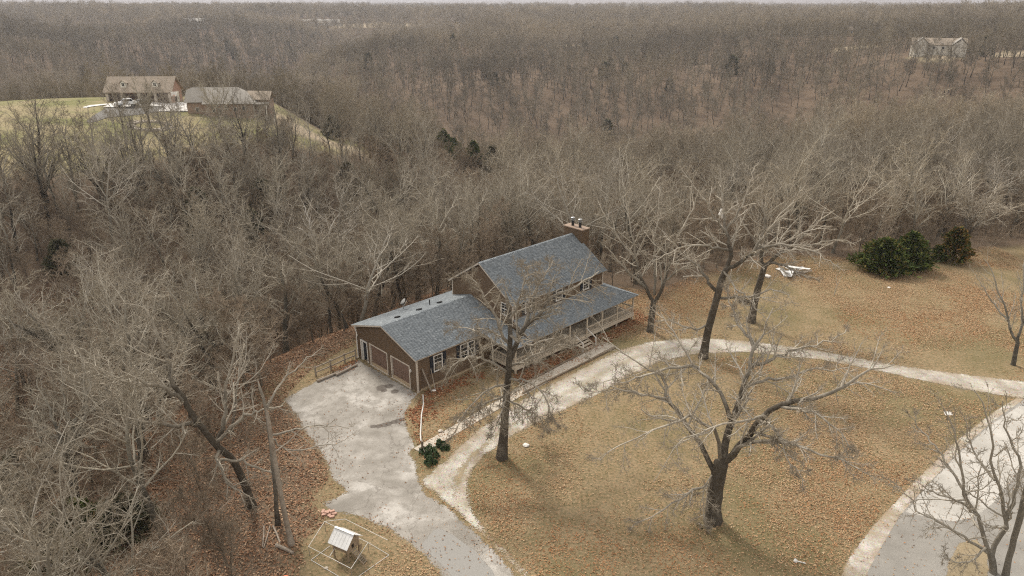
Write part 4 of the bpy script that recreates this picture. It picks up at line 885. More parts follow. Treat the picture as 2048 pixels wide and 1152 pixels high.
for n_, i in enumerate(order):
    k = (int(u_[i] * 9973) % 7 if TX[i] > -12 or RT[i] > 95 else (0, 3, 6, 4, 0, 6, 1)[int(u_[i] * 9973) % 7]) if n_ < 291 else 7 + (n_ - 291)
    t = empty('bare_tree', (TX[i], TY[i], TZ[i]), rg.uniform(0, 6.28)); t.rotation_euler[0] = rg.normal() * .075; t.rotation_euler[1] = rg.normal() * .075; s_ = rg.uniform(.62, 1.08); wd_ = rg.uniform(.95, 1.3)
    if TX[i] < -12 and RT[i] < 95: s_ = rg.uniform(.62, .92); wd_ = rg.uniform(1.1, 1.45)
    t.scale = (s_ * wd_, s_ * wd_, s_ * rg.uniform(.88, 1.05))
    kind_ = {1: 'dark stemmed', 5: 'dark stemmed', 3: 'pale barked', 6: 'wide crowned'}.get(k, 'grey twigged'); an = region(TX[i], TY[i], RT[i])
    tag(t, kind_ + ' bare tree ' + an, 'tree', kind_ + ' bare trees ' + an)
    a = link('trunk', ALLV[k][0], None, t); b = link('crown', ALLV[k][1], None, t)
    first.setdefault(k, (a, b))
def scatter(name, pts, rot, scl, idx, protos, label, cat):
    me = bpy.data.meshes.new(name); me.vertices.add(len(pts)); me.vertices.foreach_set('co', np.asarray(pts, np.float32).ravel())
    for nm, ty, v, key in (('rot', 'FLOAT_VECTOR', rot, 'vector'), ('scl', 'FLOAT_VECTOR', scl, 'vector'), ('idx', 'INT', idx, 'value')):
        a = me.attributes.new(nm, ty, 'POINT'); a.data.foreach_set(key, np.asarray(v, np.int32 if ty == 'INT' else np.float32).ravel())
    o = link(name, me); ng = bpy.data.node_groups.new(name, 'GeometryNodeTree')
    ng.interface.new_socket('Geometry', in_out='INPUT', socket_type='NodeSocketGeometry'); ng.interface.new_socket('Geometry', in_out='OUTPUT', socket_type='NodeSocketGeometry')
    gi = ng.nodes.new('NodeGroupInput'); go = ng.nodes.new('NodeGroupOutput'); ip = ng.nodes.new('GeometryNodeInstanceOnPoints'); jn = ng.nodes.new('GeometryNodeJoinGeometry'); L = ng.links.new
    for pr in reversed(protos):
        j2 = ng.nodes.new('GeometryNodeJoinGeometry'); gi2 = ng.nodes.new('GeometryNodeGeometryToInstance')
        for ob in pr:
            oi = ng.nodes.new('GeometryNodeObjectInfo'); oi.transform_space = 'ORIGINAL'; oi.inputs['Object'].default_value = ob; oi.inputs['As Instance'].default_value = False
            L(oi.outputs['Geometry'], j2.inputs[0])
        L(j2.outputs[0], gi2.inputs[0]); L(gi2.outputs[0], jn.inputs[0])
    def na(nm, ty):
        n = ng.nodes.new('GeometryNodeInputNamedAttribute'); n.data_type = ty; n.inputs['Name'].default_value = nm; return n.outputs['Attribute']
    L(gi.outputs[0], ip.inputs['Points']); L(jn.outputs[0], ip.inputs['Instance']); ip.inputs['Pick Instance'].default_value = True
    L(na('idx', 'INT'), ip.inputs['Instance Index']); L(na('rot', 'FLOAT_VECTOR'), ip.inputs['Rotation']); L(na('scl', 'FLOAT_VECTOR'), ip.inputs['Scale']); L(ip.outputs[0], go.inputs[0])
    md_ = o.modifiers.new('scatter', 'NODES'); md_.node_group = ng
    return tag(o, label, cat, kind='stuff')
rest = np.array([i for i in range(len(TX)) if i not in NEARSET]); n = len(rest)
AZR = np.degrees(np.arctan2(TX[rest], TY[rest])); hill = is_hill(TX[rest], TY[rest])
ids = np.where(hill, 12 + rg.integers(0, 4, n), np.where(RT[rest] < 185, rg.integers(0, 7, n), 7 + rg.integers(0, 5, n)))
sc1 = rg.uniform(.7, 1.12, n) * np.where(RT[rest] > 1500, 1.3, np.where(RT[rest] > 720, 1.2, 1.0))
wsc = sc1 * np.where(RT[rest] > 1500, 1.7, np.where(RT[rest] > 720, 1.25, 1.0))
scatter('woodland', np.stack([TX[rest], TY[rest], TZ[rest]], 1), np.stack([rg.normal(size=n) * .07, rg.normal(size=n) * .07, rg.uniform(0, 6.28, n)], 1), np.stack([wsc, wsc, sc1 * rg.uniform(.9, 1.1, n)], 1), ids,
        [first[k] for k in range(16)], 'grey brown leafless woodland covering the slopes and far hills', 'woodland')

# ---- trees of the yard, each with its own limbs
def hero(name, label, base, limbs, seed, spec, mat, rb, cat='tree', wig=.10, trunk_n=1, group=None):
    """limbs: (radius start, radius end, [points]) ; base is the world point of the root"""
    rg = np.random.default_rng(seed); base = np.asarray(base, float); o = empty(name, tuple(base)); tag(o, label, cat, group)
    tr = []; PP = []; RR_ = []
    for li, (ra, rb_, pts) in enumerate(limbs):
        m = 14; q, r_ = catmull(pts, np.linspace(ra, rb_, len(pts)), m); q = q - base
        Ls = np.linalg.norm(q[-1] - q[0]); jt = rg.normal(size=(m, 3)) * min(.07, Ls * .012) * (.18 if li < trunk_n else 1); q[1:] += jt
        if li < trunk_n:
            r_[0] *= 1.45; r_[1] *= 1.15; r_[-1] *= .3
        tr.append(tubes(q[None], r_[None], 10 if li < trunk_n else 7)); PP.append(q); RR_.append(r_)
    P = np.array(PP); rad = np.array(RR_); P2 = P[trunk_n:] if len(P) > trunk_n else P; r2 = rad[trunk_n:] if len(P) > trunk_n else rad
    cr = twigs(P2, r2, rg, spec, wig)
    link('trunk', merge(tr, 'trunk'), mat, o); link('crown', merge([tubes(*t) for t in cr], 'crown'), mat, o); return o
OAKSPEC = [(12, .15, 1, 25, 65, .30, .55, .026, 6, 5, .02), (8, .15, 1, 25, 65, .5, .6, .015, 4, 4, .02), (5, .1, 1, 25, 70, .52, .65, .011, 3, 3, .01), (2, .2, 1, 25, 70, .6, .75, .009, 2, 3, .0)]
def ln(R0, pts): return [at(x, y, R0 + d) for x, y, d in pts]
ob = gp(1426, 1040); RO = math.hypot(ob[0], ob[1])
OAK = [(.50, .44, [ob - (0, 0, .3)] + ln(RO, [(1430, 985, 0), (1438, 945, 0), (1444, 920, 0)])),
 (0.176, 0.032, ln(RO, [(1434, 955, 0), (1404, 894, .2), (1382, 864, .5), (1356, 820, 1), (1334, 794, 1.4), (1326, 751, 2), (1287, 734, 2.6), (1243, 703, 3.2), (1204, 677, 3.6)])),
 (0.084, 0.023, ln(RO, [(1336, 796, 1.4), (1274, 786, .8), (1217, 777, .4), (1165, 790, 0)])),
 (0.126, 0.023, ln(RO, [(1440, 915, -.2), (1432, 868, -.8), (1421, 855, -1.2), (1378, 833, -1.6), (1352, 845, -2), (1308, 860, -2.4), (1243, 890, -2.8), (1195, 920, -3)])),
 (0.252, 0.036, ln(RO, [(1446, 925, 0), (1458, 850, .8), (1478, 803, 1.6), (1490, 764, 2.2), (1504, 707, 3), (1525, 673, 3.6), (1545, 618, 4)])),
 (0.143, 0.027, ln(RO, [(1460, 838, .8), (1443, 786, 1.6), (1412, 751, 2.2), (1382, 720, 3), (1343, 660, 3.8), (1318, 622, 4.2)])),
 (0.244, 0.032, ln(RO, [(1448, 925, 0), (1472, 898, -.1), (1504, 860, -.3), (1543, 820, -.5), (1590, 803, -.5), (1655, 790, -.3), (1708, 764, .2), (1751, 738, .6), (1794, 729, 1)])),
 (0.101, 0.018, ln(RO, [(1517, 848, -.4), (1538, 846, -1.2), (1560, 877, -1.9), (1577, 920, -2.3), (1608, 964, -2.6)])),
 (0.151, 0.023, ln(RO, [(1458, 912, 0), (1482, 894, -.6), (1517, 885, -1), (1569, 885, -1.5), (1621, 899, -1.8), (1686, 920, -2), (1720, 942, -2.1)])),
 (0.101, 0.018, ln(RO, [(1560, 812, -.5), (1595, 820, -1.1), (1629, 825, -1.5), (1664, 851, -1.9), (1690, 881, -2.1), (1695, 910, -2.2)])),
 (0.092, 0.018, ln(RO, [(1530, 832, -.5), (1510, 838, -1.6), (1482, 842, -2.2), (1421, 855, -2.8), (1378, 872, -3.2), (1352, 894, -3.5), (1308, 964, -3.8)])),
 (0.101, 0.023, ln(RO, [(1430, 972, 0), (1395, 977, -.8), (1360, 998, -1.5), (1308, 1033, -2.1), (1260, 1055, -2.5)])),
 (0.042, 0.018, ln(RO, [(1424, 950, -.5), (1408, 980, -.9), (1407, 1030, -1.1), (1408, 1055, -1.2)])),
 (0.126, 0.027, ln(RO, [(1500, 730, 2.8), (1540, 722, 3.4), (1580, 700, 4.2), (1640, 690, 5), (1690, 668, 5.6)])),
 (0.118, 0.027, ln(RO, [(1486, 780, 2), (1530, 760, 2.8), (1580, 755, 3.2), (1640, 740, 3.8), (1700, 735, 4.2)])),
 (0.118, 0.027, ln(RO, [(1395, 735, 2.6), (1360, 735, 1.8), (1310, 742, 1.3), (1262, 760, .9), (1210, 762, .6)])),
 (0.109, 0.027, ln(RO, [(1510, 700, 3.1), (1480, 655, 4), (1462, 610, 4.6), (1455, 570, 5)])),
]
hero('oak_tree', 'broad spreading bare oak on the leafy lawn between the drive and the road', ob, OAK, 3, OAKSPEC, BARK_OAK, 0)
fb_ = gp(1003, 916); RF = math.hypot(fb_[0], fb_[1])
FT = [(.34, .10, [fb_ - (0, 0, .3)] + ln(RF, [(1009, 844, 0), (1014, 783, 0), (1018, 729, 0), (1020, 683, 0), (1018, 626, .3), (1010, 580, .6)])),
 (.20, .03, ln(RF, [(1019, 722, 0), (1049, 653, .6), (1079, 626, 1), (1110, 592, 1.6), (1156, 570, 2.2), (1200, 545, 2.8)])),
 (.12, .03, ln(RF, [(1049, 655, .6), (1064, 596, 1.4), (1087, 557, 2), (1105, 525, 2.6)])),
 (.12, .03, ln(RF, [(1019, 690, 0), (1003, 660, -.3), (976, 607, -.7), (955, 570, -1), (930, 545, -1.2)])),
 (.11, .025, ln(RF, [(1017, 745, 0), (976, 722, -.8), (945, 714, -1.4), (915, 725, -2), (893, 745, -2.4)])),
 (.11, .025, ln(RF, [(1018, 735, 0), (1060, 715, 1), (1100, 700, 2), (1140, 690, 3), (1180, 700, 3.6)])),
 (.10, .022, ln(RF, [(1016, 760, 0), (1048, 760, -1), (1080, 780, -1.8), (1100, 815, -2.3), (1112, 850, -2.6)])),
 (.10, .022, ln(RF, [(1015, 770, 0), (985, 775, -1), (950, 800, -1.6), (925, 835, -2), (910, 865, -2.2)])),
 (.09, .022, ln(RF, [(1012, 800, 0), (1045, 815, .9), (1075, 835, 1.5), (1095, 865, 1.9)])),
 (.09, .022, ln(RF, [(1013, 790, 0), (985, 800, .9), (955, 815, 1.5), (935, 840, 1.9)])),
 (.10, .025, ln(RF, [(1019, 700, 0), (985, 680, 1.0), (945, 660, 1.8), (905, 655, 2.4)])),
 (.10, .025, ln(RF, [(1020, 670, 0), (1055, 690, -1.3), (1095, 680, -2), (1135, 670, -2.6)])),
 (.09, .02, ln(RF, [(1014, 785, 0), (1010, 800, -1.3), (1000, 830, -1.9), (985, 870, -2.3)])),
 (.10, .025, ln(RF, [(1018, 640, .3), (1040, 600, -.6), (1050, 560, -1), (1060, 530, -1.4)])),
]
hero('oak_tree', 'tall dark oak with drooping twigs standing in front of the porch by the gravel drive', fb_, FT, 21, [(16, .10, 1, 25, 70, .36, .55, .022, 5, 4, -.02), (7, .15, 1, 25, 70, .52, .6, .014, 4, 3, -.03), (6, .1, 1, 25, 70, .58, .65, .0105, 3, 3, -.03), (2, .2, 1, 25, 70, .6, .8, .009, 2, 3, -.02)], BARK_OAK, 0)
b_ = gp(1406, 715); R3 = math.hypot(b_[0], b_[1])
T3 = [(.36, .27, [b_ - (0, 0, .3)] + ln(R3, [(1416, 661, 0), (1431, 605, 0), (1444, 558, 0), (1456, 530, 0)])),
 (.21, .04, ln(R3, [(1455, 535, 0), (1464, 505, .2), (1456, 483, .4), (1450, 442, .9), (1444, 386, 1.5), (1440, 340, 2)])),
 (.2, .04, ln(R3, [(1456, 538, 0), (1472, 530, -.2), (1500, 511, -.4), (1519, 483, -.4), (1550, 442, 0), (1590, 400, .5)])),
 (.17, .03, ln(R3, [(1436, 585, 0), (1412, 558, .4), (1394, 530, .8), (1372, 514, 1.2), (1340, 480, 1.6), (1310, 440, 2)])),
 (.14, .03, ln(R3, [(1438, 596, 0), (1475, 596, -.8), (1509, 592, -1.4), (1545, 580, -2), (1580, 590, -2.4)])),
 (.12, .025, ln(R3, [(1419, 649, 0), (1384, 658, -.6), (1344, 642, -1), (1310, 640, -1.4)])),
 (.14, .03, ln(R3, [(1458, 500, .3), (1430, 495, -.6), (1395, 490, -1.2), (1350, 500, -1.7), (1305, 520, -2)])),
 (.13, .03, ln(R3, [(1510, 500, -.4), (1560, 490, -1.3), (1620, 500, -2), (1670, 530, -2.5)])),
 (.13, .03, ln(R3, [(1500, 511, -.4), (1540, 495, .7), (1600, 470, 1.5), (1650, 450, 2.2)])),
 (.12, .03, ln(R3, [(1452, 460, .7), (1480, 420, 1.5), (1500, 370, 2.2), (1510, 330, 2.8)])),
 (.12, .03, ln(R3, [(1452, 465, .6), (1425, 430, -.3), (1400, 390, -.8), (1370, 350, -1.2)])),
 (.11, .03, ln(R3, [(1448, 540, 0), (1470, 575, -1.4), (1500, 600, -2.3), (1530, 640, -2.9)])),
]
WSPEC = [(10, .15, 1, 25, 65, .36, .55, .026, 5, 4, .02), (7, .15, 1, 25, 65, .52, .6, .016, 4, 3, .02), (6, .1, 1, 25, 70, .58, .65, .0115, 3, 3, .01)]
hero('oak_tree', 'dark forked oak at the back edge of the gravel drive bend', b_, T3, 33, WSPEC, BARK_OAK, 0)
b_ = gp(1503, 644); R2 = math.hypot(b_[0], b_[1])
T2 = [(.37, .27, [b_ - (0, 0, .3)] + ln(R2, [(1512, 592, 0), (1525, 546, 0), (1531, 527, 0)])),
 (.22, .04, ln(R2, [(1530, 532, 0), (1562, 505, -.2), (1594, 486, -.2), (1625, 452, .2), (1670, 420, .6)])),
 (.22, .04, ln(R2, [(1529, 532, 0), (1519, 505, .2), (1531, 458, .6), (1525, 411, 1), (1520, 370, 1.4)])),
 (.16, .03, ln(R2, [(1533, 528, 0), (1569, 530, -.8), (1600, 549, -1.4), (1640, 560, -1.8)])),
 (.16, .15, ln(R2, [(1512, 611, 0), (1494, 602, -.4), (1478, 603, -.7)])),
 (.14, .03, ln(R2, [(1528, 480, .4), (1560, 440, 1.3), (1590, 400, 2), (1610, 370, 2.5)])),
 (.14, .03, ln(R2, [(1526, 500, .2), (1500, 470, .9), (1475, 430, 1.4), (1460, 400, 1.8)])),
 (.13, .03, ln(R2, [(1575, 497, -.2), (1620, 490, .8), (1670, 480, 1.4), (1710, 490, 1.8)])),
 (.11, .03, ln(R2, [(1530, 532, 0), (1500, 520, -1.3), (1465, 535, -2), (1440, 560, -2.5)])),
]
hero('oak_tree', 'dark leaning oak with a broken side stub beyond the drive, left of the roofing heap', b_, T2, 35, WSPEC, BARK_OAK, 0)
b_ = gp(1300, 663); R4 = math.hypot(b_[0], b_[1])
T4 = [(.34, .27, [b_ - (0, 0, .3)] + ln(R4, [(1303, 635, 0), (1306, 614, 0), (1308, 600, 0)])),
 (.19, .04, ln(R4, [(1307, 604, 0), (1291, 575, .2), (1275, 530, .6), (1269, 499, .8), (1258, 440, 1.2), (1245, 390, 1.6)])),
 (.19, .04, ln(R4, [(1309, 604, 0), (1325, 574, 0), (1341, 520, .2), (1352, 480, .5), (1380, 430, 1), (1400, 380, 1.5)])),
 (.13, .03, ln(R4, [(1291, 575, .2), (1262, 550, -.5), (1235, 520, -1), (1210, 490, -1.3)])),
 (.13, .03, ln(R4, [(1330, 560, 0), (1360, 540, -.9), (1390, 530, -1.5), (1420, 510, -2)])),
 (.14, .03, ln(R4, [(1309, 590, .1), (1308, 540, .9), (1310, 480, 1.6), (1316, 420, 2.3), (1318, 370, 2.8)])),
 (.11, .03, ln(R4, [(1272, 520, .6), (1240, 480, 1.4), (1215, 440, 2), (1195, 400, 2.4)])),
]
hero('oak_tree', 'dark oak forking low beside the right end of the porch', b_, T4, 41, WSPEC, BARK_OAK, 0)
b_ = gp(1989, 1147); R5 = math.hypot(b_[0], b_[1])
T5 = [(0.222, 0.176, [b_ - (0, 0, .3)] + ln(R5, [(1985, 1125, 0), (1979, 1100, 0)])),
 (0.163, 0.160, [gp(2012, 1152) - (0, 0, .3)] + ln(R5, [(2022, 1100, -.2), (2036, 1050, -.6), (2048, 1000, -1), (2062, 930, -1.4), (2075, 860, -1.8)])),
 (0.133, 0.024, ln(R5, [(1980, 1112, 0), (1966, 1060, -.4), (1948, 1020, -.7), (1930, 990, -1), (1918, 920, -1.4), (1910, 870, -1.8), (1890, 820, -2.2)])),
 (0.148, 0.024, ln(R5, [(1984, 1110, 0), (2000, 1070, .2), (2014, 1040, .3), (1998, 1000, .2), (1988, 950, -.2), (1982, 890, -.6), (1970, 830, -1), (1950, 780, -1.4)])),
 (0.118, 0.024, ln(R5, [(2012, 1045, .3), (2030, 990, .6), (2040, 940, .8), (2025, 890, .8), (2010, 850, .7), (2000, 800, .6)])),
 (0.096, 0.018, ln(R5, [(1978, 1108, 0), (1945, 1085, -1), (1915, 1068, -1.7), (1880, 1045, -2.4), (1848, 1030, -2.9), (1815, 990, -3.3), (1790, 970, -3.6)])),
 (0.081, 0.018, ln(R5, [(1948, 1020, -.7), (1910, 1000, -1.5), (1870, 985, -2.1), (1830, 960, -2.6)])),
 (0.081, 0.018, ln(R5, [(1930, 985, -1), (1900, 930, -.2), (1870, 890, .3), (1840, 860, .7), (1825, 820, 1)])),
 (0.096, 0.024, ln(R5, [(2040, 1035, -.6), (2060, 990, -1.6), (2085, 950, -2.2), (2110, 900, -2.8)])),
 (0.074, 0.016, ln(R5, [(1975, 1090, -.1), (1945, 1120, -1.6), (1915, 1125, -2.4), (1885, 1110, -3)])),
 (0.081, 0.018, ln(R5, [(1990, 960, -.2), (1955, 920, .7), (1940, 880, 1.2), (1930, 830, 1.6)])),
]
hero('oak_tree', 'lichen spotted tree with several crooked trunks over the road in the lower right corner', b_, T5, 52, [(11, .15, 1, 28, 68, .30, .55, .022, 6, 5, .04), (7, .15, 1, 28, 68, .5, .6, .014, 4, 4, .05), (5, .15, 1, 28, 70, .55, .65, .0105, 3, 3, .04)], BARK_LICHEN, 0, wig=.2, trunk_n=2)
b_ = gp(2027, 730); R6 = math.hypot(b_[0], b_[1])
T6 = [(.22, .17, [b_ - (0, 0, .3)] + ln(R6, [(2031, 705, 0), (2036, 682, 0)])),
 (.13, .03, ln(R6, [(2035, 688, 0), (2022, 668, -.2), (2014, 630, -.4), (2000, 590, -.6), (1985, 550, -.8), (1965, 515, -1)])),
 (.13, .03, ln(R6, [(2036, 686, 0), (2044, 650, .1), (2042, 610, .3), (2046, 560, .5), (2050, 510, .8)])),
 (.10, .03, ln(R6, [(2040, 665, 0), (2062, 620, .2), (2078, 570, .4), (2090, 520, .6)])),
 (.09, .03, ln(R6, [(2014, 640, -.4), (1990, 610, .4), (1970, 580, .8), (1955, 550, 1.2)])),
]
hero('young_tree', 'young round headed tree on the lawn at the right edge', b_, T6, 63, [(7, .15, 1, 18, 50, .42, .55, .02, 5, 4, .06), (6, .15, 1, 20, 50, .5, .6, .012, 4, 3, .05), (5, .1, 1, 22, 55, .55, .65, .009, 3, 3, .04)], BARK_WOOD, 0)
# leaning dead trunks and big trees at the edge of the left wood
b_ = gp(584, 1090); RD = math.hypot(b_[0], b_[1])
hero('dead_trunk', 'tall pale dead trunk leaning beside the chicken coop, bark split off', b_, [(.17, .09, [b_ - (0, 0, .3)] + ln(RD, [(572, 1040, 0), (560, 980, 0), (549, 915, 0), (540, 860, 0), (532, 815, 0)])), (.06, .02, ln(RD, [(548, 905, 0), (575, 885, .4), (600, 860, .7)]))], 71, [(3, .3, 1, 30, 60, .3, .5, .015, 4, 4, 0)], DEADWOOD, 0)
b_ = gp(556, 1050); RD = math.hypot(b_[0], b_[1])
hero('dead_trunk', 'darker mossy trunk standing just left of the pale dead trunk', b_, [(.15, .07, [b_ - (0, 0, .3)] + ln(RD, [(552, 1000, 0), (547, 940, 0), (540, 880, 0), (530, 810, 0), (515, 760, .2)])), (.08, .02, ln(RD, [(540, 870, 0), (590, 860, -.6), (640, 850, -1), (700, 855, -1.3)])), (.07, .02, ln(RD, [(540, 880, 0), (580, 900, .6), (640, 890, 1.2), (690, 880, 1.7)])), (.08, .02, ln(RD, [(532, 820, 0), (560, 770, .5), (600, 730, .8), (640, 700, 1.2)]))], 72, [(7, .2, 1, 25, 60, .34, .55, .018, 5, 4, .0), (5, .15, 1, 25, 65, .5, .6, .011, 4, 3, 0), (4, .1, 1, 25, 70, .55, .65, .008, 3, 3, 0)], BARK_OAK, 0)
b_ = gp(505, 1012); RD = math.hypot(b_[0], b_[1])
hero('oak_tree', 'big leaning oak at the wood edge with a pale broken limb', b_, [(.27, .16, [b_ - (0, 0, .3)] + ln(RD, [(490, 970, 0), (465, 920, 0), (432, 890, 0), (400, 850, .2), (365, 800, .5)])),
 (.17, .03, ln(RD, [(375, 815, .4), (345, 760, .8), (330, 700, 1.3), (300, 640, 1.8), (285, 590, 2.2)])), (.16, .03, ln(RD, [(400, 850, .2), (350, 850, -.6), (290, 845, -1.2), (230, 830, -1.8)])), (.16, .03, ln(RD, [(432, 890, 0), (450, 830, .8), (455, 770, 1.4), (470, 700, 2), (480, 640, 2.5)])),
 (.12, .03, ln(RD, [(440, 895, 0), (435, 920, -1), (455, 965, -1.7), (485, 985, -2.1), (510, 1010, -2.4)])), (.10, .03, ln(RD, [(440, 920, -1), (490, 925, -1.6), (540, 945, -2), (555, 955, -2.2)])), (.13, .03, ln(RD, [(365, 800, .5), (310, 770, 0), (260, 760, -.4), (200, 770, -.8)])), (.13, .03, ln(RD, [(432, 885, 0), (480, 840, -.6), (520, 820, -1), (570, 810, -1.4)]))], 73, WSPEC, BARK_OAK, 0)
for i, (px, py, zz, hh, lb, bm_) in enumerate([(425, 775, -1.5, 13.5, 'grey limbed spreading tree in the wood left of the parking pad', BARK_WOOD), (110, 720, -4, 14, 'big forked tree with pale limbs near the left edge', BARK_WOOD), (636, 552, -6.5, 15.5, 'white barked sycamore in the hollow behind the garage', BARK_PALE), (835, 572, -3, 13, 'dark trunked tree with a broken limb close behind the garage roof', BARK_OAK), (770, 470, -8, 17, 'tall dark tree behind the ridge of the garage', BARK_WOOD), (1010, 455, -5, 17, 'dark tree rising behind the main roof ridge', BARK_OAK), (1075, 440, -6, 17, 'dark tree left of the chimney behind the roof', BARK_OAK), (1985, 445, -2, 13, 'crooked tree with a bleached dead top at the right wood edge', BARK_PALE), (1720, 455, -3, 14, 'wide grey tree behind the big cedar', BARK_OAK), (1290, 520, -2, 15, 'large grey tree behind the chimney end of the house', BARK_WOOD), (150, 1010, -2, 12.5, 'lichen grey tree low in the left wood', BARK_WOOD), (290, 900, -1.5, 12, 'pale limbed tree with upright branches in the left wood', BARK_WOOD), (60, 1130, -1, 10, 'mossy leaning tree in the lower left corner', BARK_WOOD), (1925, 500, -.5, 12, 'dark trunk beside the smaller cedar on the right', BARK_OAK)]):
    g = gp(px, py, zz); z_ = float(tz(g[0], g[1])); g[2] = z_; rg_ = np.random.default_rng(100 + i); r_ = .028 * hh * rg_.uniform(.75, 1.0); fk = hh * rg_.uniform(.22, .34); le = rg_.normal(size=2) * hh * .03
    top = g + (le[0], le[1], fk); L_ = [(r_, r_ * .8, [g - (0, 0, .4), g + (le[0] * .4, le[1] * .4, fk * .5), top])]; nl = rg_.integers(5, 8)
    for k in range(nl):
        a = 6.28 * k / nl + rg_.uniform(-.4, .4); rr = hh * rg_.uniform(.16, .42); zt = hh * rg_.uniform(.72, 1.02) - fk * .2
        if rr > hh * .33: zt *= .78
        e = np.array([math.cos(a) * rr, math.sin(a) * rr, zt - fk]); L_.append((r_ * rg_.uniform(.42, .62), .03, [top - (0, 0, .25), top + e * np.array([.28, .28, .3]) + rg_.normal(size=3) * .25, top + e * np.array([.62, .62, .62]) + rg_.normal(size=3) * .4, top + e]))
        L_.append((r_ * .3, .025, [top + e * np.array([.32, .32, .33]), top + e * np.array([.75, .75, .5]) + rg_.normal(size=3) * .8, top + e * np.array([1.15, 1.15, .68]) + rg_.normal(size=3) * 1.2]))
    hero('bare_tree', lb, g, L_, 200 + i, WSPEC, bm_, 0)
g = gp(1668, 590); hero('sapling', 'thin leaning sapling alone on the right lawn', g, [(.05, .012, [g, g + (.25, .1, 1.3), g + (.7, .2, 2.6)]), (.03, .01, [g + (.2, .1, 1.1), g + (.1, .4, 1.9), g + (.2, .6, 2.5)])], 91, [(6, .2, 1, 25, 60, .4, .6, .012, 3, 3, .05), (4, .2, 1, 25, 60, .5, .6, .009, 2, 3, 0)], BARK_WOOD, 0)
tag(MB().tube([at(1443, 418, 63.5), at(1441, 428, 63.5), at(1445, 436, 63.5)], [.09, .2, .13], 8).build('plastic_bag', WHITE), 'white plastic bag caught high in the forked oak', 'bag')

# ---- brush in the woods
def brush(seed, h, n):
    rg = np.random.default_rng(seed); a = rg.uniform(0, 6.28, n); d = np.stack([np.cos(a) * .55, np.sin(a) * .55, rg.uniform(.5, 1.3, n)], 1)
    s = np.stack([rg.normal(size=n) * .25, rg.normal(size=n) * .25, np.full(n, -.1)], 1); P, r_ = grow(s, d, h * rg.uniform(.6, 1.2, n), np.full(n, .018), 4, .14, .06, rg, .4)
    return merge([tubes(*t) for t in [(P, r_, 3)] + twigs(P, r_, rg, [(5, .25, 1, 20, 60, .45, .65, .008, 3, 3, .05), (4, .2, 1, 25, 65, .55, .7, .006, 2, 3, .03)])], 'stems')
BR = [brush(1, 2.6, 8), brush(2, 3.4, 7), brush(3, 1.8, 10)]
SAPV = [wood_tree(81, 7.5, .075, 13, low=.18, spread=1.0), wood_tree(82, 6.2, .06, 12, low=.15, spread=1.15)]
for t_, c_ in SAPV: t_.materials.append(BARK_BRUSH); c_.materials.append(BARK_BRUSH)
xs, ys = jgrid(28, 200, 2.35, 50, 99, 1.0); yd = -sdist(xs, ys, YARD); rgb = np.random.default_rng(8); md = sdist(xs, ys, MEADOW)
k = (yd > .8) & (md < -2) & (rgb.random(len(xs)) < np.where(np.hypot(xs, ys) < 58, .75, .85)); hx_, hy_ = [(np.array([xs - HO[0], ys - HO[1]]).T @ a[:2]) for a in (HU, HV)]
k &= ~((hx_ > -1) & (hx_ < 28) & (hy_ > -5) & (hy_ < 12)); xs, ys = xs[k], ys[k]; zs = tz(xs, ys)
fo_ = []
for i in range(3):
    o = empty('brush', (xs[i * 40 + 5], ys[i * 40 + 5], zs[i * 40 + 5])); tag(o, 'leggy leafless bush in the undergrowth of the wood', 'bush', 'bushes in the undergrowth'); fo_.append((link('stems', BR[i], BARK_BRUSH, o),))
for i in range(2):
    o = empty('sapling', (xs[i * 40 + 15], ys[i * 40 + 15], zs[i * 40 + 15])); tag(o, ['slender taller sapling in the undergrowth of the wood', 'slender shorter sapling in the undergrowth of the wood'][i], 'sapling'); fo_.append((link('trunk', SAPV[i][0], None, o), link('crown', SAPV[i][1], None, o)))
n = len(xs); sc2 = rgb.uniform(.6, 1.35, n)
scatter('undergrowth', np.stack([xs, ys, zs], 1), np.stack([np.zeros(n), np.zeros(n), rgb.uniform(0, 6.28, n)], 1), np.stack([sc2 * 1.2, sc2 * 1.2, sc2], 1), rgb.choice(5, n, p=(.2, .2, .2, .2, .2)), fo_, 'reddish brown leafless undergrowth between the tree trunks', 'undergrowth')

# ---- cedars
def cedar(seed, h, w, n, blunt=1.0, ls=.16):
    r_ = np.random.default_rng(seed); t = r_.random(n) ** .8; a = r_.uniform(0, 6.28, n)
    prof = (1 - t) ** (.75 / blunt) * np.minimum(1, .55 + t * 4) * (1 + .18 * r_.normal(size=n) * (r_.random(n) < .35))
    lump = 1 + .22 * np.sin(a * 3 + seed) * np.sin(t * 9 + seed) + .16 * np.sin(a * 7 + t * 21) + .12 * np.sin(a * 2 - t * 14)
    rr = w * prof * lump * r_.uniform(.45, 1, n) ** .45; p = np.stack([np.cos(a) * rr, np.sin(a) * rr, h * t + .1 + r_.normal(size=n) * .06], 1)
    out = np.stack([np.cos(a), np.sin(a), r_.uniform(-.1, .9, n)], 1); out = unit(out + r_.normal(size=(n, 3)) * .35); sd_ = unit(np.cross(out, r_.normal(size=(n, 3))))
    s = (ls * r_.uniform(.6, 1.5, n))[:, None]; V = np.stack([p - sd_ * s * .3, p + sd_ * s * .3, p + out * s * 1.5 + sd_ * s * .22, p + out * s * 1.5 - sd_ * s * .22], 1).reshape(-1, 3)
    return np_mesh('foliage', V, np.arange(n * 4).reshape(-1, 4))
def put_cedar(loc, label, seed, h, w, n, mat=None, blunt=1.0, ls=.16, group=None, me=None):
    o = empty('cedar_tree', tuple(loc)); tag(o, label, 'cedar', group); link('foliage', me or cedar(seed, h, w, n, blunt, ls), mat or CEDAR, o)
    MB().tube([(0, 0, -.3), (0, 0, h * .8)], [.14, .04], 6).build('trunk', TIMBER, o); return o
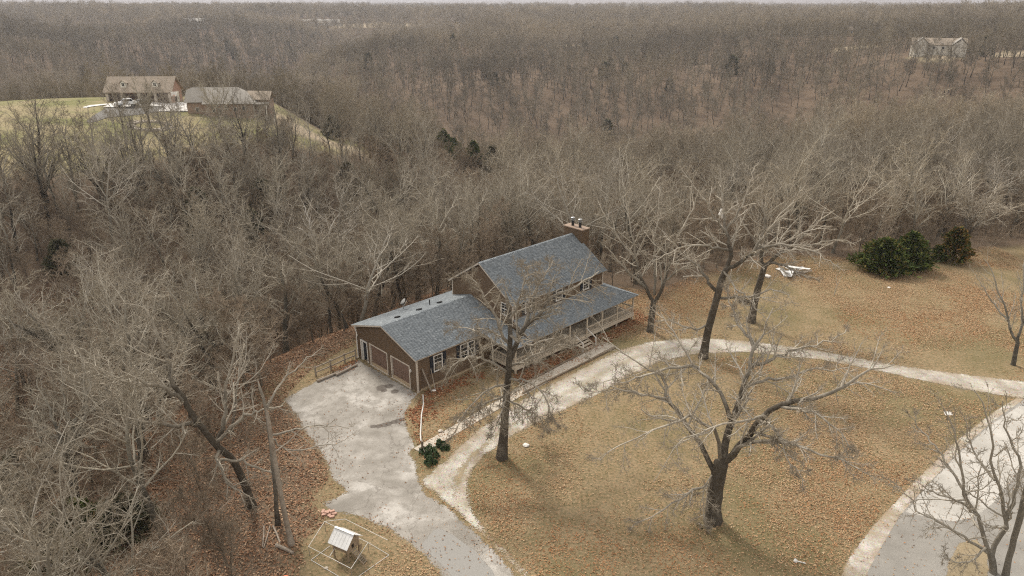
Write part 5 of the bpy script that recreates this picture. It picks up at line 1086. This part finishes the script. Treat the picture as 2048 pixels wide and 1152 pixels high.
def onland(px, py, r0):
    q = at(px, py, r0)
    for _ in range(12):                     # walk along the sight line to where it meets the land
        z = float(tz(q[0], q[1])); rr = math.hypot(q[0], q[1]); d = ray(px, py); s = -d[2] / math.hypot(d[0], d[1]); rr = rr + ((CAMH - s * rr) - z) * 2.5; q = at(px, py, max(rr, 30))
    return np.array([q[0], q[1], float(tz(q[0], q[1]))])
c0 = gp(1765, 540); c1 = gp(1814, 536)
put_cedar(c0, 'wide dark cedar bush at the back of the lawn, larger left half', 1, 3.7, 3.3, 6500, blunt=1.35, ls=.26); put_cedar(c1, 'bright green cedar joined to the right side of the wide one', 2, 4.3, 2.5, 5200, blunt=1.25, ls=.26)
put_cedar(gp(1874, 523), 'small sparse cedar just left of the rusty topped one', 3, 2.0, .75, 700, blunt=1.5, ls=.18)
put_cedar(gp(1904, 522), 'round rusty topped cedar behind the right lawn', 4, 4.2, 1.9, 3000, CEDAR_RUST, 1.2, .26)
for i, (px, py, r0, h, w, lb, m_) in enumerate([(905, 240, 225, 9, 4.6, 'green cedar standing out of the grey wood, taller of two', CEDAR), (886, 255, 215, 6, 3.8, 'lower bushy cedar just left of the taller green one', CEDAR), (947, 284, 190, 6, 3, 'small bright cedar below the green cedar pair', CEDAR), (985, 284, 190, 6, 3.4, 'dull cedar half hidden right of the bright one', CEDAR_DULL), (770, 230, 190, 5, 2, 'dark cedar by the dirt bank right of the tan house', CEDAR_DULL), (660, 222, 195, 5, 2.4, 'dark cedar at the top of the dirt bank', CEDAR_DULL), (390, 380, 120, 7, 2.6, 'dull grey green cedar at the foot of the meadow, left one', CEDAR_DULL), (495, 400, 112, 6.5, 2.5, 'dull grey green cedar at the foot of the meadow, right one', CEDAR_DULL), (520, 345, 125, 6, 2.6, 'dull cedar in the brush below the tan house porch', CEDAR_DULL), (690, 300, 150, 6, 2.6, 'dull cedar low in the middle of the left wood', CEDAR_DULL), (1845, 255, 260, 7, 4, 'yellow green cedar on the right hillside', CEDAR), (1895, 275, 230, 6, 3, 'dull cedar on the right hillside below the yellow green one', CEDAR_DULL), (1810, 245, 270, 6, 2.5, 'narrow dark cedar on the right hillside', CEDAR_DULL), (100, 425, 108, 4, 2, 'dark cedar in the hollow near the left edge', CEDAR_DULL)]):
    q = at(px, py, r0); zg = float(tz(q[0], q[1])); h = min(max(q[2] - zg, h * .8), 11.0 if i < 4 else h * 1.15); q[2] = zg
    put_cedar(q, lb, 10 + i, h, w, 2600, m_, 1.25, .3)
for i, (px, py, h, w, lb) in enumerate([(165, 1105, 2.8, 2.2, 'green cedar under bare branches in the lower left'), (120, 1145, 2.2, 2.0, 'green cedar at the bottom edge of the left wood'), (300, 800, 3.4, 2.2, 'dull cedar in the left wood, beneath pale limbs'), (60, 1000, 3.4, 2, 'dull cedar at the left edge of the wood'), (690, 560, 4, 1.8, 'dull cedar in the wood behind the garage'), (250, 1070, 2, 2.0, 'low green cedar in front of the left wood')]):
    q = onland(px, py, 45); put_cedar(q, lb, 60 + i, h * 1.3, w * 1.2, 2600, CEDAR if i in (0, 1, 6) else CEDAR_DULL, 1.3, .2)
rgc = np.random.default_rng(12); fcm = [cedar(90 + i, 7, 2.6, 380, 1.2, .6) for i in range(3)]
for m_ in fcm: m_.materials.append(CEDAR_DULL)
ck = np.where((RT > 330) & (RT < 900) & vis)[0]; ck = rgc.choice(ck, 110, replace=False)
for i in ck:
    o = tag(link('cedar_tree', fcm[int(i) % 3]), 'small dark cedar among the bare trees of the far hills', 'cedar', 'cedars on the far hills'); o.location = (TX[i] + 2, TY[i] + 2, TZ[i]); s_ = rgc.uniform(.7, 1.5); o.scale = (s_, s_, s_ * 1.1); o.rotation_euler = (0, 0, rgc.uniform(0, 6))

# ------------------------------------------------------------------ tan house and garage on the rise
def gpt(px, py, z=5.5): return gp(px, py, z)
def land(p): return np.array([p[0], p[1], float(tz(p[0], p[1]))])
def lsheet(name, pts, zoff, mat, label, cell=.8, fuzz=.1): S(name, [tuple(onland(p[0], p[1], 190)[:2]) for p in pts], zoff, mat, label, px=False, ground=1, cell=cell, fuzz=fuzz)
NCON = mat_sheet('bright new concrete', lambda t, v, b, e: (ramp(t, noise(t, v, .4, 4, .6), [(.3, (.6, .575, .53)), (.7, (.7, .675, .63))]), None))
NASP = mat_sheet('neighbour asphalt', lambda t, v, b, e: (ramp(t, noise(t, v, .3, 4, .6), [(.3, (.13, .122, .11)), (.7, (.18, .17, .152))]), None))
lsheet('asphalt_drive', [(172, 244), (186, 232), (212, 217), (290, 215), (335, 212), (318, 224), (270, 231), (215, 236), (180, 248)], .10, NASP, 'grey asphalt drive in front of the tan garage')
lsheet('concrete_apron', [(205, 216), (222, 208), (300, 205), (345, 205), (378, 206), (378, 224), (312, 224), (332, 213), (260, 216)], .2, NCON, 'bright concrete apron before the tan garage and house')
lsheet('concrete_walk', [(165, 215), (180, 211), (225, 207), (222, 209), (183, 214), (168, 218)], .12, NCON, 'thin pale walk leading to the tan garage')
ga = land(at(280, 205, 203)); gar = empty('tan_garage', tuple(ga), R(3)); gar.scale = (.87, .87, .87); tag(gar, 'tan four bay garage with two roof dormers on the left rise', 'garage')
gw, gd_, gh, gr_ = 18.0, 8.0, 3.1, 3.5
mb = MB(); mb.box(-gw / 2, gw / 2, .6, gd_, -1.5, gh); mb.prism([(gw / 2 - .01, 0, gh), (gw / 2 - .01, gd_, gh), (gw / 2 - .01, gd_ / 2, gh + gr_ - .15)], (.0 - .2, 0, 0)); mb.prism([(-gw / 2 + .01, 0, gh), (-gw / 2 + .01, gd_, gh), (-gw / 2 + .01, gd_ / 2, gh + gr_ - .15)], (.2, 0, 0)); mb.box(gw / 2 - .25, gw / 2, 0, .6, -1.5, gh - .01); mb.build('wall', NSTONE, gar)
ang = gr_ / (gd_ / 2)
for s in (0, 1):
    y0 = -.5 if s == 0 else gd_ + .5; ze = gh - .5 * ang
    MB().prism([(-gw / 2 - .6, y0, ze + .05), (gw / 2 + .6, y0, ze + .05), (gw / 2 + .6, gd_ / 2, gh + gr_ + .05), (-gw / 2 - .6, gd_ / 2, gh + gr_ + .05)], (0, 0, .18)).build('roof', TAN_ROOF, gar)
bx = [-8.6, -4.6, -.2, 4.0, 8.6]
for i, x in enumerate([-8.7, -4.6, .1, 4.6, 8.6]): MB().box(x - .35, x + .35, -.25, .59, -1.5, gh - .35).build('pillar', STONE, gar)
for a, b in zip([-8.35, -4.25, .45, 4.95], [-4.95, -.25, 4.25, 8.25]):
    d_ = MB().box(a, b, .5, .585, -.4, 2.4).build('garage_door', DOORBROWN, gar)
    for k in range(4): MB().box(a + .1, b - .1, .47, .5, -.3 + k * .68, .3 + k * .68).build('door_panel', DOORBROWN, d_)
for x in (-4.2, 4.6):
    dm = MB().prism([(x - .75, .9, 4.1), (x + .75, .9, 4.1), (x + .75, .9, 5.3), (x, .9, 6.0), (x - .75, .9, 5.3)], (0, 2.4, 0)).build('dormer', CREAM, gar)
    for s in (-1, 1): MB().prism([(x, .6, 6.05), (x + s * 1.05, .6, 5.15), (x + s * 1.05, 3.6, 5.15), (x, 3.6, 6.05)], (0, 0, .12)).build('dormer_roof', TAN_ROOF, dm)
    MB().box(x - .3, x + .3, .84, .9, 4.45, 5.3).build('pane', GLASS, dm); MB().box(x - .03, x + .03, .81, .84, 4.45, 5.3).build('muntin', CREAM, dm)
wf = MB().box(gw / 2, gw / 2 + .06, 2.4, 5.6, -1.0, 2.6).build('trim_panel', CREAM, gar); MB().box(gw / 2 + .06, gw / 2 + .09, 2.7, 3.7, -.8, 1.6).build('side_door', DOORBROWN, gar)
hp = land(at(352, 205, 196)); hoop = empty('basketball_hoop', tuple(hp)); tag(hoop, 'white backboard on a pole beside the tan garage', 'hoop')
MB().tube([(0, 0, -.3), (0, 0, 2.9)], .08, 6).build('pole', BLACK, hoop); MB().box(-.75, .75, -.3, -.24, 2.5, 3.6).build('backboard', WHITE, hoop); MB().tube([(.23 * math.cos(t), -.55 + .23 * math.sin(t), 2.75) for t in np.linspace(0, 6.28, 12)], .025, 5, False).build('rim', ORANGE, hoop)
# tan house
na = land(at(452, 238, 183)); nh = empty('tan_house', tuple(na), R(4)); nh.scale = (.76, .8, .85); tag(nh, 'tan brick house with a large hipped roof on the left rise', 'house')
mb = MB(); mb.box(-6.0, 8.4, 0, 11, -3.0, 3.6); mb.box(-12.0, -6.01, 2.2, 11, -1, 3.6); mb.box(8.41, 12.2, 4.5, 11, -3, 3.9); mb.build('wall', NBRICK, nh)
e, zz, rt = .5, 3.55, 7.4
MB().prism([(-6.5, -.5, zz), (8.9, -.5, zz), (3.2, 5.5, rt), (1.6, 5.5, rt), (-6.5, 5.5, rt)][0:5], (0, 0, .12)).build('roof', GREYROOF, nh)
MB().prism([(8.9, -.5, zz), (8.9, 11.5, zz), (3.2, 5.5, rt)], (0, 0, .12)).build('roof', GREYROOF, nh); MB().prism([(8.9, 11.5, zz), (-12.5, 11.5, zz), (-10.4, 5.5, rt), (3.2, 5.5, rt)], (0, 0, .12)).build('roof', GREYROOF, nh)
MB().prism([(-12.6, 1.6, zz + .25), (-6.3, 1.6, zz + .25), (-6.3, 5.5, rt + .02), (-10.6, 5.5, rt + .02), (-12.4, 4.8, rt - .6)], (0, 0, .12)).build('roof', GREYROOF, nh); MB().prism([(-12.5, 11.5, zz), (-12.6, 1.6, zz + .25), (-12.4, 4.8, rt - .6), (-10.5, 5.5, rt)], (0, 0, .1)).build('roof', GREYROOF, nh)
MB().prism([(6.8, 3.9, 4.2), (12.9, 3.9, 4.0), (12.9, 7.6, 6.0), (5.2, 7.6, 6.2)], (0, 0, .14)).build('roof', TAN_ROOF, nh); MB().prism([(12.9, 11.6, 4.0), (12.9, 7.6, 6.0), (5.2, 7.6, 6.2), (5.2, 11.6, 4.0)], (0, 0, .14)).build('roof', TAN_ROOF, nh)
for x, z in ((-3.2, 1.4), (.4, 1.9), (3.2, 1.6), (5.8, 1.9), (6.2, -1.9)):
    wn = MB().box(x - .55, x + .55, -.07, 0, z, z + 1.1).build('window', CREAM, nh); MB().box(x - .42, x + .42, -.1, -.07, z + .1, z + 1.0).build('pane', GLASS, wn)
wn = MB().box(-9.5, -8.4, 2.12, 2.2, 1.2, 2.5).build('window', CREAM, nh); MB().box(-9.35, -8.55, 2.09, 2.12, 1.3, 2.4).build('pane', GLASS, wn)
for x in (8.2, 12.0): MB().box(x, x + .4, 1.0, 1.4, -3, 3.5).build('porch_pillar', CREAM, nh)
MB().box(8.45, 12.6, 1.0, 4.45, 3.2, 3.5).build('porch_roof', GREYROOF, nh); MB().box(8.45, 12.6, .8, 4.45, -3.2, -2.6).build('porch_floor', NCONC, nh); MB().box(8.8, 11.8, 3.2, 4.2, -2.6, -1.5).build('porch_bench', BLACK, nh)
for k in range(6): MB().box(12.9, 14.2, 1.2 + k * .3, 1.45 + k * .3, -2.8 + k * .45, -2.7 + k * .45).build('stair_step', CREAM, nh)
for x in (12.9, 14.2): MB().bar((x, 1.1, -2.0), (x, 3.0, .9), .12).build('stair_rail', CREAM, nh)
# pickup and dark car
def vehicle(name, label, p, rz, paint, pickup):
    v = empty(name, tuple(p), rz); tag(v, label, 'pickup' if pickup else 'car')
    L_, W_ = (5.7, 1.95) if pickup else (4.8, 1.85); h = L_ / 2
    if pickup: prof = [(-h, .55), (h, .55), (h, 1.05), (h - .15, 1.18), (h - 1.5, 1.25), (h - 2.2, 1.85), (h - 3.5, 1.88), (h - 3.8, 1.28), (-h, 1.25)]
    else: prof = [(-h, .45), (h, .45), (h, .85), (h - 1.2, 1.0), (h - 2.0, 1.55), (-h + .9, 1.58), (-h + .1, 1.05)]
    MB().prism([(x, -W_ / 2, z) for x, z in prof], (0, W_, 0)).build('body', paint, v, bevel=.05)
    if pickup:
        MB().box(-h + .12, h - 3.95, -W_ / 2 + .14, W_ / 2 - .14, 1.255, 1.27).build('bed', BLACK, v)
        MB().prism([(h - 1.56, -W_ / 2 + .15, 1.31), (h - 1.56, W_ / 2 - .15, 1.31), (h - 2.14, W_ / 2 - .2, 1.82), (h - 2.14, -W_ / 2 + .2, 1.82)], (.06, 0, .05)).build('windscreen', GLASS, v)
        sw = [(h - 1.85, 1.3), (h - 2.25, 1.76), (h - 3.45, 1.78), (h - 3.6, 1.3)]
    else:
        MB().prism([(h - 1.28, -W_ / 2 + .15, 1.06), (h - 1.28, W_ / 2 - .15, 1.06), (h - 1.94, W_ / 2 - .2, 1.5), (h - 1.94, -W_ / 2 + .2, 1.5)], (.06, 0, .05)).build('windscreen', GLASS, v); sw = [(h - 1.6, 1.05), (h - 2.05, 1.48), (-h + 1.0, 1.5), (-h + .4, 1.08)]
    for s in (-1, 1): MB().prism([(x, s * (W_ / 2 + .012), z) for x, z in sw], (0, -s * .06, 0)).build('side_window', GLASS, v); MB().box(h - .02, h + .02, s * .7 - .18, s * .7 + .18, .85, 1.02).build('headlight', METAL, v)
    for x in (h - 1.0, -h + 1.15):
        for s in (-1, 1):
            wh = MB().tube([(x, s * (W_ / 2 - .24), .38), (x, s * (W_ / 2 + .02), .38)], .38, 14).build('wheel', RUBBER, v); MB().tube([(x, s * (W_ / 2 + .02), .38), (x, s * (W_ / 2 + .035), .38)], .22, 12).build('rim', METAL, wh)
    MB().box(h - .03, h + .06, -W_ / 2 + .05, W_ / 2 - .05, .5, .72).build('bumper', METAL, v)
p = onland(258, 215, 190); p[2] += .24; vehicle('pickup_truck', 'white pickup parked on the apron before the tan garage', p, R(222), CARW, True)
p = onland(281, 214, 190); p[2] += .24; vehicle('parked_car', 'dark car parked behind the small tree before the tan garage', p, R(195), CARD, False)
rc = onland(300, 252, 180); ring = empty('stone_ring', tuple(rc)); tag(ring, 'ring of pale stones round the small tree before the tan house', 'stone ring')
for rr_, nn in ((4.2, 30), (3.2, 22)):
    for k in range(nn):
        a = 6.283 * k / nn; c_ = (rr_ * math.cos(a), rr_ * math.sin(a)); q = tz(rc[0] + c_[0], rc[1] + c_[1]) - rc[2]
        o = MB().box(-.34, .34, -.24, .24, -.15, .24).build('stone', STONE, ring, bevel=.06); o.location = (*c_, q + random.uniform(0, .08)); o.rotation_euler = (random.uniform(-.15, .15), random.uniform(-.15, .15), a + 1.57 + random.uniform(-.3, .3)); s_ = random.uniform(.8, 1.2); o.scale = (s_, s_, s_)
def auto_tree(g, hh, lb, seed, mat, name='bare_tree', spread=.3, nl=7, fkr=.15):
    rg_ = np.random.default_rng(seed); r_ = .024 * hh; fk = hh * fkr; top = g + (0, 0, fk); L_ = [(r_, r_ * .85, [g - (0, 0, .4), g + (0, 0, fk * .5), top])]
    for k in range(nl):
        a = 6.28 * k / nl + rg_.uniform(-.3, .3); rr = hh * spread * rg_.uniform(.5, 1.1); e = np.array([math.cos(a) * rr, math.sin(a) * rr, hh * rg_.uniform(.7, 1.0) - fk]); L_.append((r_ * .5, .03, [top - (0, 0, .2), top + e * np.array([.35, .35, .3]) + rg_.normal(size=3) * .2, top + e * np.array([.7, .7, .62]) + rg_.normal(size=3) * .3, top + e]))
    return hero(name, lb, g, L_, seed, [(8, .15, 1, 18, 48, .4, .6, .035, 4, 4, .06), (6, .15, 1, 20, 55, .5, .65, .022, 3, 3, .05), (4, .1, 1, 20, 60, .55, .7, .016, 2, 3, .03)], mat, 0)
auto_tree(rc.copy(), 10, 'small upright tree inside the stone ring', 301, BARK_WOOD, 'ring_tree', .26, 7, .22)
for i, (px, py, r0, hh, sp_, lb) in enumerate([(205, 405, 118, 13.5, .42, 'large many stemmed tree on the meadow slope, dark stems'), (95, 405, 115, 12.5, .4, 'many stemmed tree on the meadow slope nearest the left edge'), (130, 190, 222, 18, .42, 'dark spreading tree behind the green field'), (310, 165, 222, 20, .42, 'tall dark tree behind the tan garage roof, left of two'), (360, 168, 218, 20, .42, 'tall dark tree behind the tan garage, right of two'), (620, 205, 205, 17, .35, 'dark leaning tree right of the tan house'), (450, 160, 215, 15, .4, 'tree behind the tan house roof'), (440, 250, 172, 11, .4, 'bare tree in front of the tan house wall'), (350, 420, 112, 13, .35, 'slim tree at the foot of the meadow'), (700, 215, 190, 17, .35, 'dark tree above the dirt bank'), (280, 420, 110, 12, .3, 'slender tree right of the large many stemmed one')]):
    auto_tree(onland(px, py, r0), hh, lb, 400 + i, BARK_WOOD if i in (7, 8) else BARK_DARKW, 'bare_tree', sp_, 8)
# far buildings
def far_house(name, label, p, rz, L_, D_, h, rh, wm, rm, nw=4):
    o = empty(name, tuple(p), rz); tag(o, label, 'house'); mb = MB(); mb.box(-L_ / 2, L_ / 2, 0, D_, -4, h)
    for x in (-L_ / 2 + .02, L_ / 2 - .22): mb.prism([(x, 0, h), (x, D_, h), (x, D_ / 2, h + rh)], (.2, 0, 0))
    w_ = mb.build('wall', wm, o)
    for s in (0, 1): MB().prism([(-L_ / 2 - .5, -.5 if s == 0 else D_ + .5, h - .3), (L_ / 2 + .5, -.5 if s == 0 else D_ + .5, h - .3), (L_ / 2 + .5, D_ / 2, h + rh), (-L_ / 2 - .5, D_ / 2, h + rh)], (0, 0, .25)).build('roof', rm, o)
    for k in range(nw):
        x = -L_ / 2 + L_ * (k + .5) / nw; f = MB().box(x - .7, x + .7, -.12, 0, h - 2.3, h - .7).build('window', WHITE, o); MB().box(x - .5, x + .5, -.16, -.12, h - 2.1, h - .9).build('pane', GLASS, o if False else f)
    return o
p = at(1876, 101, 438); p[2] = max(p[2], float(tz(p[0], p[1])) + .1); wh_ = far_house('white_house', 'long white house among the trees on the right far hill', p, R(-24), 24, 10, 2.8, 2.8, CREAM, TAN_ROOF, 6)
MB().prism([(-11, -4, -4), (-5, -4, -4), (-5, -4, 3.2), (-8, -4, 6), (-11, -4, 3.2)], (0, 4, 0)).build('gable_wing', CREAM, wh_); MB().prism([(6, -4, -4), (12, -4, -4), (12, -4, 3.0), (9, -4, 5.6), (6, -4, 3.0)], (0, 4, 0)).build('gable_wing', CREAM, wh_)
for c_ in (-8, 9):
    for s in (-1, 1): MB().prism([(c_, -4.5, 6.2), (c_ + s * 3.6, -4.5, 2.9), (c_ + s * 3.6, 3, 2.9), (c_, 3, 6.2)], (0, 0, .2)).build('roof', GREYROOF, wh_)
for (nm, lb, px, py, r0, rz, L_, D_, h, rh, wm, rm) in [('grey_house', 'pale house half hidden in trees on the middle far hill', 1128, 58, 640, 0, 14, 9, 5, 4, CREAM, GREYROOF), ('white_shed', 'low white roofed shed on the right skyline', 1815, 32, 900, -20, 26, 8, 2.5, 1, WHITE, WHITE), ('tan_barn', 'low tan building in the clearing left of the white house', 1708, 70, 520, -15, 15, 7, .2, 2, STRAW, TAN_ROOF), ('long_barn', 'long pale barn in the field on the left skyline', 640, 22, 1150, 12, 60, 12, 3, 2, WHITE, GREYROOF), ('white_house', 'tiny white house on the left far hill', 385, 20, 1000, 10, 22, 10, 4, 3, WHITE, WHITE), ('pale_barn', 'pale barn on the skyline in the middle', 1262, 8, 2050, 0, 60, 20, 9, 5, WHITE, METAL)]:
    far_house(nm, lb, onland(px, py, r0) if r0 < 1000 else land(at(px, py, r0)), R(rz), L_, D_, h + 4, rh, wm, rm)

# ------------------------------------------------------------------ fallen leaves
rgl = np.random.default_rng(77)
def scatter_leaves(name, n, boxes, dens, mat, size, label, zf=None):
    x = rgl.uniform(boxes[0], boxes[1], n); y = rgl.uniform(boxes[2], boxes[3], n)
    px, py = frame_px(x, y, tz(x, y)); k = (px > -80) & (px < 2130) & (py < 1240) & (rgl.random(n) < dens(x, y)); x, y = x[k], y[k]; z = tz(x, y) + .035 + rgl.random(len(x)) * .03
    V, Q = leaves_at(np.stack([x, y, z], 1), size, rgl, flat=.75, curl=.35)
    return tag(link(name, np_mesh(name, V, Q), mat), label, 'leaves', kind='stuff')
def on_sheets(x, y):
    m = np.zeros(len(x))
    for p in SHEETS[:7]: m = np.maximum(m, sstep(-.5, .3, sdist(x, y, p)))
    return m
def in_house(x, y):
    a, b = [(np.array([x - HO[0], y - HO[1]]).T @ q[:2]) for q in (HU, HV)]; return ((a > -.1) & (a < 23) & (b > -.05) & (b < 9.3)) | ((a > 8.1) & (a < 25.6) & (b > -3.6) & (b < 7.4))
def d_lawn(x, y):
    d = sdist(x, y, YARD); m = (d > -1) * 1.0
    n = fbm(x, y, 9, 51, 4); n2 = vnoise(x, y, 2.2, 52); dens = sstep(.42, .60, .5 * n + .5 * fbm(x, y, 17, 61, 2)) * .95 + .04; dens *= .15 + 1.2 * n2
    dens *= np.where(np.hypot(x - ob[0] + 1, y - ob[1] + 1) < 4.5, .35, 1)
    return np.clip(dens, 0, 1) * m * (1 - .97 * on_sheets(x, y)) * ~in_house(x, y)
scatter_leaves('fallen_leaves', 760000, (-18, 66, 24, 96), d_lawn, LEAF, .056, 'orange brown fallen oak leaves strewn over the lawn')
LEAF_RUST = mat_island('rusty leaves', [(0, (.30, .135, .06)), (.3, (.42, .225, .11)), (.6, (.34, .165, .075)), (.85, (.50, .32, .18)), (1, (.24, .10, .045))])
def d_rust(x, y): return sstep(.50, .66, fbm(x, y, 8, 91, 3)) * (sdist(x, y, YARD) > -1) * (.25 + .9 * vnoise(x, y, 1.7, 92)) * (1 - .97 * on_sheets(x, y)) * ~in_house(x, y)
scatter_leaves('rusty_leaves', 300000, (-14, 62, 24, 92), d_rust, LEAF_RUST, .058, 'rusty drifts of leaves in patches across the lawn')
def d_wood(x, y): return ((sdist(x, y, YARD) < 1.2) | (sdist(x, y, LZ) + (fbm(x, y, 3, 32) - .5) * 3 > -.3)) * (.55 + .45 * vnoise(x, y, 1.5, 4)) * (1 - on_sheets(x, y))
scatter_leaves('woodland_leaves', 300000, (-62, -8, 24, 90), d_wood, LEAF_WOOD, .085, 'brown leaf litter on the floor of the left wood')
BED = [tuple(hw(*p)[:2]) for p in ((8, -1), (8, -5), (26.5, -5.2), (27.5, -2), (26, 2), (25.4, -3.4), (8, -3.4))]
BED2 = [tuple(gp(*p)[:2]) for p in ((838, 786), (875, 768), (920, 748), (960, 752), (880, 790), (860, 820), (838, 880), (815, 890), (810, 830))]
BED3 = [tuple(gp(*p)[:2]) for p in ((640, 752), (715, 722), (712, 734), (660, 750))]
def d_pad(x, y): return (sdist(x, y, SHEETS[0]) > -.6) * (.12 + .9 * sstep(1.4, -.3, sdist(x, y, SHEETS[0]))) * sstep(.35, .75, vnoise(x, y, 2.4, 19))
scatter_leaves('blown_leaves', 26000, (-22, 4, 26, 64), d_pad, LEAF_WOOD, .06, 'blown leaves caught along the edges of the worn driveway')
def d_red(x, y):
    s = np.maximum(np.maximum(sdist(x, y, BED), sdist(x, y, BED2)), sdist(x, y, BED3)); return sstep(-.5, .5, s + (vnoise(x, y, 1.1, 9) - .5) * 1.6) * .8 * (1 - .9 * on_sheets(x, y) * (sdist(x, y, BED3) < 0))
scatter_leaves('russet_leaves', 170000, (-20, 22, 44, 80), d_red, LEAF_RED, .085, 'russet leaves heaped along the porch and the garage corner')
# ------------------------------------------------------------------ haze
hz = MB().box(-17000, 17000, -17000, 17000, -95, 165).build('haze', None)
m, t, b = nodes('haze'); t.nodes.remove(b); vol = NN(t, 'ShaderNodeVolumePrincipled'); vol.inputs['Color'].default_value = (.86, .90, 1.0, 1); vol.inputs['Density'].default_value = .00013; vol.inputs['Anisotropy'].default_value = .2
t.links.new(vol.outputs[0], t.nodes['Material Output'].inputs['Volume']); hz.data.materials.append(m); tag(hz, 'thin pale haze over the valley', 'haze', kind='stuff')
